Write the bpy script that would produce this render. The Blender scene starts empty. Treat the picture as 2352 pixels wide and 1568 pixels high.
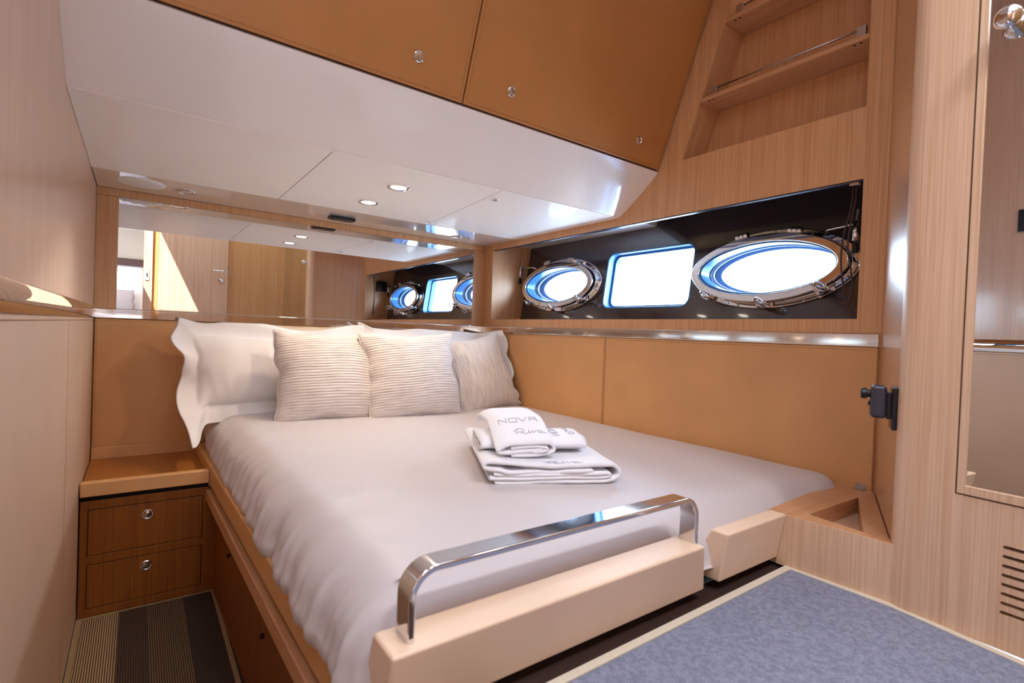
import bpy, bmesh, math, random
from mathutils import Vector, Matrix, noise
from mathutils.geometry import delaunay_2d_cdt
random.seed(7)
PI = math.pi
sc = bpy.context.scene
C = sc.collection

# ------------------------------------------------------------------ camera
cam_d = bpy.data.cameras.new('camera'); cam = bpy.data.objects.new('camera', cam_d); C.objects.link(cam)
cam_d.sensor_width = 36; cam_d.lens = 1180.64 * 36 / 2352; cam_d.clip_start = .02
Rw = [[0.80808671, 0.02217857, 0.58864589], [-0.58783176, -0.03422895, 0.80825875], [0.03807475, -0.9991679, -0.01462269]]
cam.matrix_world = Matrix([[r[0], -r[1], -r[2], 0] for r in Rw] + [[0, 0, 0, 1]])
cam_d.dof.use_dof = True; cam_d.dof.focus_distance = 2.15; cam_d.dof.aperture_fstop = 4.5
sc.camera = cam

# ------------------------------------------------------------------ view / world / sun / large lights
sc.view_settings.view_transform = 'Standard'; sc.view_settings.look = 'None'
sc.view_settings.gamma = 1; sc.view_settings.use_curve_mapping = False
sc.view_settings.exposure = 0.56
w = bpy.data.worlds.new('sky'); sc.world = w; w.use_nodes = True
nt = w.node_tree; nt.nodes.clear()
out = nt.nodes.new('ShaderNodeOutputWorld'); bg = nt.nodes.new('ShaderNodeBackground')
tc = nt.nodes.new('ShaderNodeTexCoord'); sx = nt.nodes.new('ShaderNodeSeparateXYZ'); cr = nt.nodes.new('ShaderNodeValToRGB')
nt.links.new(tc.outputs['Generated'], sx.inputs[0]); nt.links.new(sx.outputs['Z'], cr.inputs[0])
e = cr.color_ramp.elements
e[0].position = 0.0; e[0].color = (.34, .42, .50, 1)
e[1].position = 1.0; e[1].color = (.55, .70, 1.0, 1)
m_ = cr.color_ramp.elements.new(.06); m_.color = (.70, .86, 1, 1)
nt.links.new(cr.outputs[0], bg.inputs[0]); bg.inputs[1].default_value = 19.0
nt.links.new(bg.outputs[0], out.inputs[0])

def light(kind, name, loc, energy, color, **kw):
    d = bpy.data.lights.new(name, kind); d.energy = energy; d.color = color
    for k in ('size', 'size_y', 'shape', 'angle', 'spot_size', 'spot_blend', 'shadow_soft_size', 'spread'):
        if k in kw: setattr(d, k, kw[k])
    o = bpy.data.objects.new(name, d); C.objects.link(o); o.location = loc
    if 'dir' in kw: o.rotation_euler = Vector(kw['dir']).to_track_quat('-Z', 'Y').to_euler()
    if kw.get('portal'): d.cycles.is_portal = True
    return o
light('SUN', 'sun', (0, 0, 5), 12.0, (.90, .93, 1), angle=.006, dir=(.34, -.437, -.77))
# daylight through the openings of the hull and the added roof opening
def portal(name, loc, sx_, sy_, d):
    light('AREA', name, loc, 1, (1, 1, 1), shape='RECTANGLE', size=sx_, size_y=sy_, dir=d, portal=True)
portal('porthole_portal', (2.16, 1.09, .32), .62, .26, (-1, 0, -.147))
portal('hull_window_portal', (2.16, 1.71, .32), .60, .34, (-1, 0, -.147))
portal('far_porthole_portal', (2.16, 2.345, .32), .62, .26, (-1, 0, -.147))
portal('sun_opening_portal', (-.32, .13, 1.54), .40, .54, (0, 0, -1))
light('AREA', 'ceiling_fill', (.80, .0, 1.47), 4.5, (.74, .87, 1), shape='RECTANGLE', size=.9, size_y=.7, dir=(0, .1, -1))  # unseen soft lamp added as fill over the bed foot and carpet
for lx_ in (.45, 1.02):
    light('SPOT', 'foot_fill_spot', (lx_, -.34, 1.48), 44, (.88, .92, 1), spot_size=1.40, spot_blend=.9, shadow_soft_size=.12, dir=(0, .50, -1))  # unseen spots added to brighten the footboard front and raised carpet
light('AREA', 'far_cabin_light', (-.1, -1.7, 1.2), 14, (1, .93, .86), shape='RECTANGLE', size=.8, size_y=.8, dir=(0, 0, -1))

# ------------------------------------------------------------------ materials
def new_mat(name):
    m = bpy.data.materials.new(name); m.use_nodes = True
    return m, m.node_tree, m.node_tree.nodes['Principled BSDF']
def lin(c):
    return tuple(((v / 12.92) if v <= .04045 else ((v + .055) / 1.055) ** 2.4) for v in [x / 255 for x in c]) + (1,)
def coords(nt, scale, rot=(0, 0, 0)):
    tc = nt.nodes.new('ShaderNodeTexCoord'); mp = nt.nodes.new('ShaderNodeMapping')
    nt.links.new(tc.outputs['Object'], mp.inputs[0]); mp.inputs['Scale'].default_value = scale; mp.inputs['Rotation'].default_value = rot
    return mp.outputs[0]
def noise_node(nt, vec, scale, detail=3, rough=.5):
    n = nt.nodes.new('ShaderNodeTexNoise'); nt.links.new(vec, n.inputs['Vector'])
    n.inputs['Scale'].default_value = scale; n.inputs['Detail'].default_value = detail; n.inputs['Roughness'].default_value = rough
    return n.outputs['Fac']
def ramp(nt, fac, stops):
    r = nt.nodes.new('ShaderNodeValToRGB'); nt.links.new(fac, r.inputs[0]); el = r.color_ramp.elements
    el[0].position, el[0].color = stops[0]; el[1].position, el[1].color = stops[-1]
    for p, c in stops[1:-1]: x = el.new(p); x.color = c
    return r.outputs[0]
def bump(nt, b, fac, strength, dist=.002):
    n = nt.nodes.new('ShaderNodeBump'); n.inputs['Strength'].default_value = strength; n.inputs['Distance'].default_value = dist
    nt.links.new(fac, n.inputs['Height']); nt.links.new(n.outputs[0], b.inputs['Normal'])
def wood(name, dark, light_, grain='Z', rough=.38, coat=0, coat_r=.12, coat_ior=1.5):
    m, nt, b = new_mat(name)
    k = {'X': (.012, 1, 1), 'Y': (1, .012, 1), 'Z': (1, 1, .012), 'S': (1, .015, .012)}[grain]
    v = coords(nt, k)
    n1 = noise_node(nt, v, 260, 2, .6); n2 = noise_node(nt, v, 34, 4, .6)
    mx = nt.nodes.new('ShaderNodeMath'); mx.operation = 'MULTIPLY_ADD'; mx.inputs[1].default_value = .62
    nt.links.new(n1, mx.inputs[0]); m2 = nt.nodes.new('ShaderNodeMath'); m2.operation = 'MULTIPLY'; m2.inputs[1].default_value = .38
    nt.links.new(n2, m2.inputs[0]); nt.links.new(m2.outputs[0], mx.inputs[2])
    col = ramp(nt, mx.outputs[0], [(.36, lin(dark)), (.62, lin(light_))])
    nt.links.new(col, b.inputs['Base Color']); b.inputs['Roughness'].default_value = rough
    b.inputs['Coat Weight'].default_value = coat; b.inputs['Coat Roughness'].default_value = coat_r; b.inputs['Coat IOR'].default_value = coat_ior
    bump(nt, b, n1, .12, .001)
    return m
def leather(name, col, rough=.5):
    m, nt, b = new_mat(name)
    v = coords(nt, (1, 1, 1))
    n = noise_node(nt, v, 700, 3, .6); n2 = noise_node(nt, v, 5, 2)
    c = lin(col); c2 = tuple(x * .9 for x in c[:3]) + (1,)
    nt.links.new(ramp(nt, n2, [(.3, c2), (.7, c)]), b.inputs['Base Color'])
    b.inputs['Roughness'].default_value = rough; bump(nt, b, n, .18, .0008)
    return m
def plain(name, col, rough=.5, metal=0, coat=0, bumps=None, sheen=0, alpha=None, spec=None):
    m, nt, b = new_mat(name)
    b.inputs['Base Color'].default_value = lin(col); b.inputs['Roughness'].default_value = rough
    b.inputs['Metallic'].default_value = metal; b.inputs['Coat Weight'].default_value = coat
    b.inputs['Coat Roughness'].default_value = .04
    if sheen: b.inputs['Sheen Weight'].default_value = sheen; b.inputs['Sheen Roughness'].default_value = .4
    if spec is not None: b.inputs['Specular IOR Level'].default_value = spec
    if bumps:
        v = coords(nt, bumps[3] if len(bumps) > 3 else (1, 1, 1))
        bump(nt, b, noise_node(nt, v, bumps[0], 3), bumps[1], bumps[2])
    return m
def emis(name, col, s):
    m, nt, b = new_mat(name); b.inputs['Base Color'].default_value = lin(col)
    b.inputs['Emission Color'].default_value = lin(col); b.inputs['Emission Strength'].default_value = s
    return m
M_wood = wood('oak_wood', (200, 144, 96), (220, 170, 124))
M_woodg = wood('oak_wood_lacquered', (188, 148, 122), (202, 164, 140), coat=.5, rough=.4)
M_woodl = wood('oak_wood_pale', (212, 170, 134), (232, 198, 166))
M_woody = wood('oak_wood_depth_grain', (190, 134, 92), (212, 162, 120), 'Y')
M_woodx = wood('oak_wood_cross_grain', (190, 134, 92), (212, 162, 120), 'X')
M_woodd = wood('oak_wood_shaded', (120, 62, 16), (144, 82, 26))  # same oak, with the shade of the low aisle put into its colour
M_woodn = wood('oak_wood_shaded_top', (160, 96, 38), (180, 114, 52), 'X')  # nightstand top oak, deepened in colour for the shade it sits in
M_woodo = wood('oak_wood_golden', (204, 148, 92), (222, 172, 116))
M_leath = leather('tan_leather', (218, 162, 106))
M_leathl = leather('pale_tan_leather', (242, 210, 180), .45)
M_leathw = leather('rose_tan_leather', (204, 166, 136), .42)
M_leathd = leather('tan_leather_cabinet', (196, 134, 76), .42)
M_stitch = plain('brown_thread', (120, 74, 44), .8)
M_white = plain('white_lacquer', (250, 247, 246), .22, coat=.8)
M_whitem = plain('white_lacquer_border', (234, 224, 214), .12, coat=1)
M_chrome = plain('polished_chrome', (226, 226, 230), .05, 1)
M_chromew = plain('polished_steel_trim', (225, 218, 214), .04, 1, bumps=(5, .025, .004, (1, 1, .3)))
M_chromeh = plain('brushed_steel_trim', (225, 216, 208), .07, 1)
M_chromeb = plain('satin_steel', (190, 186, 184), .28, 1)
M_mirror = plain('mirror_glass', (232, 232, 232), .0, 1)
M_black = plain('black_plastic', (22, 22, 26), .3)
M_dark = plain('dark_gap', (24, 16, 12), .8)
M_hull = plain('dark_brown_gloss_laminate', (56, 46, 50), .16, coat=.8, bumps=(300, .06, .0006))
M_kick = wood('dark_wenge_floor', (48, 34, 30), (66, 48, 42), 'X')
M_bind = plain('beige_carpet_binding', (212, 198, 176), .95, bumps=(500, .5, .001))
M_bindd = plain('tan_carpet_binding', (150, 120, 84), .95, bumps=(500, .5, .001))
M_sheet = plain('champagne_satin', (208, 198, 197), .48, sheen=.25, bumps=(7, .25, .006))
M_cotton = plain('white_cotton', (240, 234, 232), .75, sheen=.2, bumps=(16, .35, .004))
M_cottonb = plain('beige_cotton', (222, 200, 178), .8, sheen=.2)
M_terry = plain('white_terry', (250, 248, 252), .95, sheen=.5, bumps=(420, .7, .0016))
M_thread = plain('grey_embroidery', (176, 172, 188), .8)
M_cord = plain('brown_cord', (70, 50, 44), .9)
M_lens = emis('lamp_lens', (255, 244, 226), 14)
M_lensoff = plain('lamp_lens_off', (226, 214, 200), .15, coat=1)
M_tunnel = plain('blue_steel_sleeve', (70, 120, 170), .3, .3)
M_sleeve = plain('dark_blue_sleeve', (44, 76, 112), .5)
M_seal = plain('pale_blue_seal', (120, 160, 205), .5)
M_lip = plain('dark_steel_lip', (96, 102, 122), .25, 1)
M_whitep = plain('white_satin_panel', (250, 247, 244), .5, coat=.08)
M_farwall = plain('cream_wall', (220, 205, 188), .5)
M_grey = plain('grey_fabric', (170, 158, 158), .9)
M_brown = plain('brown_valance', (96, 72, 66), .9)

def glass_mat():
    m = bpy.data.materials.new('clear_glass'); m.use_nodes = True; nt = m.node_tree; nt.nodes.clear()
    o = nt.nodes.new('ShaderNodeOutputMaterial'); mx = nt.nodes.new('ShaderNodeMixShader'); t = nt.nodes.new('ShaderNodeBsdfTransparent')
    t.inputs[0].default_value = (.93, .97, 1, 1)
    g = nt.nodes.new('ShaderNodeBsdfGlossy'); g.inputs['Roughness'].default_value = .02
    lw = nt.nodes.new('ShaderNodeLayerWeight'); lw.inputs[0].default_value = .3
    f = nt.nodes.new('ShaderNodeMath'); f.operation = 'MULTIPLY'; f.inputs[1].default_value = .25; nt.links.new(lw.outputs['Facing'], f.inputs[0])
    nt.links.new(f.outputs[0], mx.inputs[0]); nt.links.new(t.outputs[0], mx.inputs[1]); nt.links.new(g.outputs[0], mx.inputs[2]); nt.links.new(mx.outputs[0], o.inputs[0])
    return m
M_glass = glass_mat()

def knit_mat():
    m, nt, b = new_mat('ribbed_knit')
    tc = nt.nodes.new('ShaderNodeUVMap'); sp = nt.nodes.new('ShaderNodeSeparateXYZ'); nt.links.new(tc.outputs[0], sp.inputs[0])
    mp = nt.nodes.new('ShaderNodeMapping'); nt.links.new(tc.outputs[0], mp.inputs[0]); mp.inputs['Scale'].default_value = (5, 55, 1)
    n = noise_node(nt, mp.outputs[0], 1.0, 3)
    col = ramp(nt, n, [(.3, lin((206, 192, 184))), (.7, lin((236, 226, 220)))])
    nt.links.new(col, b.inputs['Base Color']); b.inputs['Roughness'].default_value = .9; b.inputs['Sheen Weight'].default_value = .3
    v = coords(nt, (1, 1, 1)); bump(nt, b, noise_node(nt, v, 900, 2), .5, .001)
    return m
M_knit = knit_mat()

def carpet_mat(name, cols, rib_axis, rib, bands=None):
    m, nt, b = new_mat(name)
    tc = nt.nodes.new('ShaderNodeTexCoord'); sp = nt.nodes.new('ShaderNodeSeparateXYZ'); nt.links.new(tc.outputs['Object'], sp.inputs[0])
    mu = nt.nodes.new('ShaderNodeMath'); mu.operation = 'MULTIPLY'; mu.inputs[1].default_value = 2 * PI / rib; nt.links.new(sp.outputs[rib_axis], mu.inputs[0])
    si = nt.nodes.new('ShaderNodeMath'); si.operation = 'SINE'; nt.links.new(mu.outputs[0], si.inputs[0])
    ma = nt.nodes.new('ShaderNodeMath'); ma.operation = 'MULTIPLY_ADD'; ma.inputs[1].default_value = .5; ma.inputs[2].default_value = .5; nt.links.new(si.outputs[0], ma.inputs[0])
    v = coords(nt, (1, 1, 1)); n = noise_node(nt, v, 260, 3, .7); nb = noise_node(nt, v, 85, 3)
    if bands:
        mr = nt.nodes.new('ShaderNodeMapRange'); nt.links.new(sp.outputs[rib_axis], mr.inputs[0]); mr.inputs[1].default_value = bands[0]; mr.inputs[2].default_value = bands[1]
        r = nt.nodes.new('ShaderNodeValToRGB'); r.color_ramp.interpolation = 'CONSTANT'; nt.links.new(mr.outputs[0], r.inputs[0])
        el = r.color_ramp.elements; st = bands[2]; el[0].position = 0; el[0].color = lin(st[0][1]); el[1].position = st[1][0]; el[1].color = lin(st[1][1])
        for p, c in st[2:]: x = el.new(p); x.color = lin(c)
        light_c = r.outputs[0]
    else:
        light_c = ramp(nt, nb, [(.38, tuple(x * .92 for x in lin(cols[1])[:3]) + (1,)), (.62, tuple(x * 1.08 for x in lin(cols[2])[:3]) + (1,))])
    mix = nt.nodes.new('ShaderNodeMixRGB'); nt.links.new(ma.outputs[0], mix.inputs[0]); mix.inputs[1].default_value = lin(cols[0]); nt.links.new(light_c, mix.inputs[2])
    m2 = nt.nodes.new('ShaderNodeMixRGB'); m2.blend_type = 'MULTIPLY'; m2.inputs[0].default_value = .55; nt.links.new(mix.outputs[0], m2.inputs[1])
    nt.links.new(ramp(nt, n, [(.3, (.45, .45, .45, 1)), (.65, (1.25, 1.25, 1.25, 1))]), m2.inputs[2])
    nt.links.new(m2.outputs[0], b.inputs['Base Color']); b.inputs['Roughness'].default_value = .95
    ad = nt.nodes.new('ShaderNodeMath'); ad.operation = 'ADD'; nt.links.new(ma.outputs[0], ad.inputs[0]); nt.links.new(n, ad.inputs[1])
    bump(nt, b, ad.outputs[0], .6, .0015)
    return m
M_carpl = carpet_mat('striped_brown_carpet', [(44, 30, 18), (120, 98, 76), (130, 106, 84)], 'X', .0062,
    (-.153, .268, [(0, (184, 148, 108)), (.17, (96, 70, 46)), (.36, (132, 102, 70)), (.62, (74, 54, 38))]))
M_carpr = carpet_mat('blue_grey_carpet', [(112, 115, 134), (144, 147, 168), (164, 167, 186)], 'X', .0045)

# ------------------------------------------------------------------ mesh helpers
ORG = {}
def thing(name, label, cat, loc=(0, 0, 0), group=None):
    o = bpy.data.objects.new(name, None); C.objects.link(o); o.location = loc; o.empty_display_size = .05
    ORG[o.name] = Vector(loc); o['label'] = label; o['category'] = cat
    if group: o['group'] = group
    return o
def tag(o, label, cat, group=None):
    o['label'] = label; o['category'] = cat
    if group: o['group'] = group
    return o
class MB:
    def __init__(s): s.v = []; s.f = []; s.uv = None
    def add(s, vs, fs):
        n = len(s.v); s.v += [tuple(p) for p in vs]; s.f += [tuple(i + n for i in f) for f in fs]; return s
    def box(s, x0, x1, y0, y1, z0, z1):
        return s.add([(x0, y0, z0), (x1, y0, z0), (x1, y1, z0), (x0, y1, z0), (x0, y0, z1), (x1, y0, z1), (x1, y1, z1), (x0, y1, z1)],
                     [(0, 3, 2, 1), (4, 5, 6, 7), (0, 1, 5, 4), (1, 2, 6, 5), (2, 3, 7, 6), (3, 0, 4, 7)])
    def prism(s, A, B):     # two matching rings of 3D points
        n = len(A)
        return s.add(list(A) + list(B), [tuple(range(n))[::-1], tuple(range(n, 2 * n))] + [(i, (i + 1) % n, n + (i + 1) % n, n + i) for i in range(n)])
    def obox(s, c, ax, ay, az, sx_, sy_, sz_):   # oriented box, half sizes
        c = Vector(c); ax = Vector(ax).normalized(); ay = Vector(ay).normalized(); az = Vector(az).normalized(); P = []
        for z in (-1, 1):
            for x, y in ((-1, -1), (1, -1), (1, 1), (-1, 1)): P.append(c + ax * sx_ * x + ay * sy_ * y + az * sz_ * z)
        return s.add(P, [(0, 3, 2, 1), (4, 5, 6, 7), (0, 1, 5, 4), (1, 2, 6, 5), (2, 3, 7, 6), (3, 0, 4, 7)])
    def tube(s, pts, r, n=10, closed=False, cap=True):
        pts = [Vector(p) for p in pts]; rings = []; N = len(pts)
        ref = None
        for i, p in enumerate(pts):
            a = pts[(i - 1) % N] if (i > 0 or closed) else p; b = pts[(i + 1) % N] if (i < N - 1 or closed) else p
            t = (b - a).normalized()
            if ref is None: ref = t.orthogonal().normalized()
            u = (ref - t * ref.dot(t)).normalized(); v = t.cross(u); ref = u
            rr = r[i] if isinstance(r, (list, tuple)) else r
            rings.append([p + (u * math.cos(2 * PI * k / n) + v * math.sin(2 * PI * k / n)) * rr for k in range(n)])
        vs = [q for rg in rings for q in rg]; fs = []
        for i in range(N if closed else N - 1):
            j = (i + 1) % N
            for k in range(n): fs.append((i * n + k, i * n + (k + 1) % n, j * n + (k + 1) % n, j * n + k))
        if cap and not closed: fs += [tuple(range(n))[::-1], tuple((N - 1) * n + k for k in range(n))]
        return s.add(vs, fs)
    def lathe(s, c, axis, prof, n=32):   # prof = list of (radius, height along axis)
        c = Vector(c); a = Vector(axis).normalized(); u = a.orthogonal().normalized(); v = a.cross(u); vs = []; fs = []
        for r, h in prof:
            for k in range(n): vs.append(c + a * h + (u * math.cos(2 * PI * k / n) + v * math.sin(2 * PI * k / n)) * max(r, 1e-5))
        for i in range(len(prof) - 1):
            for k in range(n): fs.append((i * n + k, i * n + (k + 1) % n, (i + 1) * n + (k + 1) % n, (i + 1) * n + k))
        fs += [tuple(range(n))[::-1], tuple((len(prof) - 1) * n + k for k in range(n))]
        return s.add(vs, fs)
    def holed(s, outer, holes, fmap, w0, w1):
        verts = [Vector(p) for p in outer]; faces = [list(range(len(outer)))]; loops = [list(range(len(outer)))]
        for h in holes:
            n = len(verts); verts += [Vector(p) for p in h]; loops.append(list(range(n, n + len(h)))); faces.append(loops[-1])
        ed = [(l[i], l[(i + 1) % len(l)]) for l in loops for i in range(len(l))]
        r = delaunay_2d_cdt(verts, ed, [], 0, 1e-7)
        vv, ff = r[0], r[2]
        def inside(p, poly):
            c = False; n = len(poly)
            for i in range(n):
                a = poly[i]; b = poly[i - 1]
                if (a[1] > p[1]) != (b[1] > p[1]) and p[0] < (b[0] - a[0]) * (p[1] - a[1]) / (b[1] - a[1]) + a[0]: c = not c
            return c
        tris = []
        for f in ff:
            cx = sum(vv[i][0] for i in f) / len(f); cy = sum(vv[i][1] for i in f) / len(f)
            if inside((cx, cy), outer) and not any(inside((cx, cy), h) for h in holes): tris.append(f)
        n = len(vv)
        vs = [fmap(p[0], p[1], w0) for p in vv] + [fmap(p[0], p[1], w1) for p in vv]
        fs = [tuple(f) for f in tris] + [tuple(i + n for i in f[::-1]) for f in tris]
        cnt = {}
        for f in tris:
            for i in range(len(f)):
                a, b = f[i], f[(i + 1) % len(f)]; cnt[(a, b)] = 1
        for (a, b) in cnt:
            if (b, a) not in cnt: fs.append((b, a, a + n, b + n))
        return s.add(vs, fs)
    def build(s, name, mat, parent=None, smooth=False, bevel=0, seg=2, kind=None, sub=0, label=None):
        off = Vector((0, 0, 0))
        if parent is not None: off = ORG[parent.name]
        me = bpy.data.meshes.new(name); me.from_pydata([tuple(Vector(p) - off) for p in s.v], [], s.f); me.materials.append(mat)
        bm = bmesh.new(); bm.from_mesh(me); bmesh.ops.recalc_face_normals(bm, faces=bm.faces); bm.to_mesh(me); bm.free()
        if s.uv:
            uvl = me.uv_layers.new(name='UVMap')
            for l in me.loops: uvl.data[l.index].uv = s.uv[l.vertex_index]
        o = bpy.data.objects.new(name, me); C.objects.link(o); ORG[o.name] = off.copy()
        if parent is not None: o.parent = parent
        if smooth or bevel:
            for p in me.polygons: p.use_smooth = True
        if bevel:
            md = o.modifiers.new('bevel', 'BEVEL'); md.width = bevel; md.segments = seg; md.limit_method = 'ANGLE'; md.angle_limit = .6; md.harden_normals = True
        if sub: md = o.modifiers.new('sub', 'SUBSURF'); md.levels = sub; md.render_levels = sub
        if kind: o['kind'] = kind
        if label: o['label'] = label
        return o
def struct(o): o['kind'] = 'structure'; return o
def stitches(mb, p0, p1, nrm, dash=.004, gap=.003, wd=.0006):
    p0 = Vector(p0); p1 = Vector(p1); d = p1 - p0; L = d.length; d.normalize(); n = Vector(nrm).normalized(); s_ = d.cross(n)
    k = int(L / (dash + gap))
    for i in range(k):
        c = p0 + d * ((i + .5) * (dash + gap)); mb.obox(c + n * .0002, d, s_, n, dash / 2, wd, .0005)
def rot2(x, y, a): return x * math.cos(a) - y * math.sin(a), x * math.sin(a) + y * math.cos(a)

XL, XR, YB = -.153, 1.795, 2.8
ZC, ZF, ZU = .556, -1.045, -.56
ZM = 1.5

# ------------------------------------------------------------------ structure: back wall
wb = struct(MB().box(XL - .05, 2.2, YB + .012, YB + .06, ZF, ZC + .1).build('wall_back', M_wood))
MB().box(XL, XR, YB - .006, YB + .012, .5245, ZC).build('top_rail', M_wood, wb, bevel=.001)
MB().box(XL, -.078, YB - .002, YB + .012, .0435, .524).build('wood_stile', M_wood, wb, bevel=.001)
MB().box(1.7135, XR, YB - .002, YB + .012, .0435, .524).build('wood_stile', M_wood, wb, bevel=.001)
p = MB().box(XL + .004, .8185, YB - .008, YB + .012, -.64, .0).build('leather_panel', M_leath, wb, bevel=.004, seg=3)
p = MB().box(.8215, XR, YB - .008, YB + .012, -.64, .0).build('leather_panel', M_leath, wb, bevel=.004, seg=3)
st = MB()
for a, b in (((XL + .012, YB - .008, -.008), (.81, YB - .008, -.008)), ((.83, YB - .008, -.008), (1.785, YB - .008, -.008)), ((XL + .012, YB - .008, -.008), (XL + .012, YB - .008, -.56)),
             ((.812, YB - .008, -.008), (.812, YB - .008, -.4)), ((.828, YB - .008, -.008), (.828, YB - .008, -.4))): stitches(st, a, b, (0, -1, 0))
st.build('stitching', M_stitch, wb, kind='stuff')
mir = tag(MB().box(-.0775, 1.713, YB, YB + .011, .0438, .524).build('wall_mirror', M_mirror), 'wide frameless mirror set in the wood wall above the pillows', 'mirror')
def trim_profile(mb, a, b, inward, z0, z1, d=.012):
    a = Vector(a); b = Vector(b); n = Vector(inward); h = z1 - z0; R = []
    for q in (a, b): R.append([q + n * -.01 + Vector((0, 0, z0)), q + n * d * .6 + Vector((0, 0, z0)), q + n * d + Vector((0, 0, z0 + .002)), q + n * d + Vector((0, 0, z1 - .002)), q + n * d * .6 + Vector((0, 0, z1)), q + n * -.01 + Vector((0, 0, z1))])
    return mb.prism(R[0], R[1])
struct(trim_profile(MB(), (XL, YB, 0), (XR, YB, 0), (0, -1, 0), .001, .043).build('trim_1', M_chromew, bevel=.0015))
struct(trim_profile(MB(), (XR, YB - .013, 0), (XR, .597, 0), (-1, 0, 0), .001, .043, .008).build('trim_2', M_chromeh, bevel=.0015))
struct(trim_profile(MB(), (XL, YB - .013, 0), (XL, .39, 0), (1, 0, 0), .002, .052, .003).build('trim_3', M_mirror, bevel=.001))

# left wall
wl = struct(MB().box(XL - .05, XL - .012, .43, YB + .012, ZF, ZC + .95).build('wall_left', M_woodg))
MB().box(XL - .012, XL, .39, YB - .006, .0525, ZC + .94).build('wood_panel', M_woodg, wl, bevel=.001)
for y0, y1 in ((.39, 1.842), (1.846, YB - .009)):
    MB().box(XL - .012, XL + .001, y0, y1, ZF + .002, .0015).build('leather_panel', M_leathw, wl, bevel=.003, seg=3)
st = MB()
for a, b in (((XL + .001, 1.836, -.006), (XL + .001, 1.836, ZF + .01)), ((XL + .001, 1.852, -.008), (XL + .001, 2.77, -.008)), ((XL + .001, 2.775, -.008), (XL + .001, 2.775, -.56)), ((XL + .001, .4, -.008), (XL + .001, 1.83, -.008))):
    stitches(st, a, b, (1, 0, 0), .006, .004, .0008)
st.build('stitching', M_stitch, wl, kind='stuff')
t = thing('wall_switch', 'small black square wall switch on the left wood wall, seen in the closet mirror', 'switch', (XL, .63, .53))
MB().box(XL, XL + .006, .585, .672, .488, .576).build('cover_plate', M_black, t, bevel=.002)
MB().box(XL + .006, XL + .010, .60, .657, .503, .561).build('rocker', M_black, t, bevel=.002)

# alcove added at the left wall end to make room for the sun opening, front bulkhead with door, far cabin beyond
struct(MB().box(-.80, -.76, -.50, .44, ZF, ZM).build('wall_alcove', M_wood))
struct(MB().box(-.80, XL - .012, .39, .43, ZF, ZM).build('wall_return', M_wood))
wf = struct(MB().holed([(-.80, ZF), (2.2, ZF), (2.2, ZM), (-.80, ZM)], [[(-.35, ZU + .001), (.03, ZU + .001), (.03, 1.3), (-.35, 1.3)]], lambda u, v, w_: (u, w_, v), -.50, -.46).build('wall_front', M_woodo))
MB().box(.032, .10, -.46, -.435, ZU, 1.36).build('door_jamb', M_woodl, wf, bevel=.002)
MB().box(-.42, -.352, -.46, -.435, ZU, 1.36).build('door_jamb', M_woodl, wf, bevel=.002)
t = thing('door_strike', 'small white striker plate on the doorway jamb reflected in the mirror', 'latch', (.07, -.435, .44))
MB().box(.045, .075, -.435, -.428, .38, .50).build('plate', M_white, t, bevel=.004)
MB().box(.052, .062, -.428, -.42, .42, .45).build('bolt', M_chrome, t, bevel=.001)
d2 = struct(MB().box(.15, .735, -.455, -.425, ZU + .005, 1.3).build('door_2', M_woodl, bevel=.002))
mb = MB(); mb.tube([(.60, -.425, .525), (.60, -.395, .525), (.605, -.38, .525), (.69, -.38, .525), (.70, -.385, .525), (.70, -.40, .525)], .007, 10)
mb.build('door_handle', M_chrome, d2, smooth=True)
MB().lathe((.672, -.425, .435), (0, 1, 0), [(.02, 0), (.02, .006), (.012, .008), (.011, .02), (.006, .024)]).build('door_lock', M_chrome, d2, smooth=True, bevel=.001)
MB().box(.737, .742, -.455, -.42, .50, .58).build('hinge', M_chrome, d2)

# floors
fl = struct(MB().box(XL - .05, 2.2, .25, YB + .06, ZF - .06, ZF - .008).build('floor', M_kick))
fu = struct(MB().box(-.80, 2.2, -.50, .25, ZU - .10, ZU - .008).build('floor', M_kick))
MB().box(.285, 2.2, .25, .69, ZU - .10, ZU - .008).build('platform', M_kick, fu)
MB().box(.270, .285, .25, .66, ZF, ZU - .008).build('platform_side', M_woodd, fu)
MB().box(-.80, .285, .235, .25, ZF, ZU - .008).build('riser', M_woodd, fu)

# main ceiling; unseen opening over the alcove added to throw sun on the door
cm = struct(MB().holed([(-.80, -.50), (2.2, -.50), (2.2, 1.5), (-.80, 1.5)], [[(-.50, -.12), (-.13, -.12), (-.13, .385), (-.50, .385)]], lambda u, v, w_: (u, v, w_), ZM, ZM + .03).build('ceiling', M_white))

struct(MB().box(-.80, 2.25, 1.50, YB + .06, ZM, ZM + .03).build('ceiling', M_white))
# ceiling over the bed
cb = struct(MB().box(XL, 2.2, 1.68, YB + .06, ZC + .012, ZC + .05).build('ceiling', M_white))
def panel4(name, pts, z0, z1, mat, parent, bev=.0012):
    return MB().prism([(x, y, z0) for x, y in pts], [(x, y, z1) for x, y in pts]).build(name, mat, parent, bevel=bev)
g = .0016
YF, YD = 1.655, 2.462
panel4('ceiling_panel', [(XL + .0002, YF), (.487 - g, YF), (.489 - g, YD - g), (XL + .0002, YD - g)], ZC, ZC + .012, M_whitep, cb)
panel4('ceiling_panel', [(.487 + g, YF), (1.134 - g, YF), (1.214 - g, YD - g), (.489 + g, YD - g)], ZC, ZC + .012, M_whitep, cb)
panel4('ceiling_panel', [(1.134 + g, YF), (XR, YF), (XR, YD - g), (1.214 + g, YD - g)], ZC, ZC + .012, M_whitep, cb)
panel4('ceiling_border', [(XL + .002, YD + g), (XR, YD + g), (XR, YB - .006), (XL + .002, YB - .006)], ZC + .0005, ZC + .012, M_whitem, cb)
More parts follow.
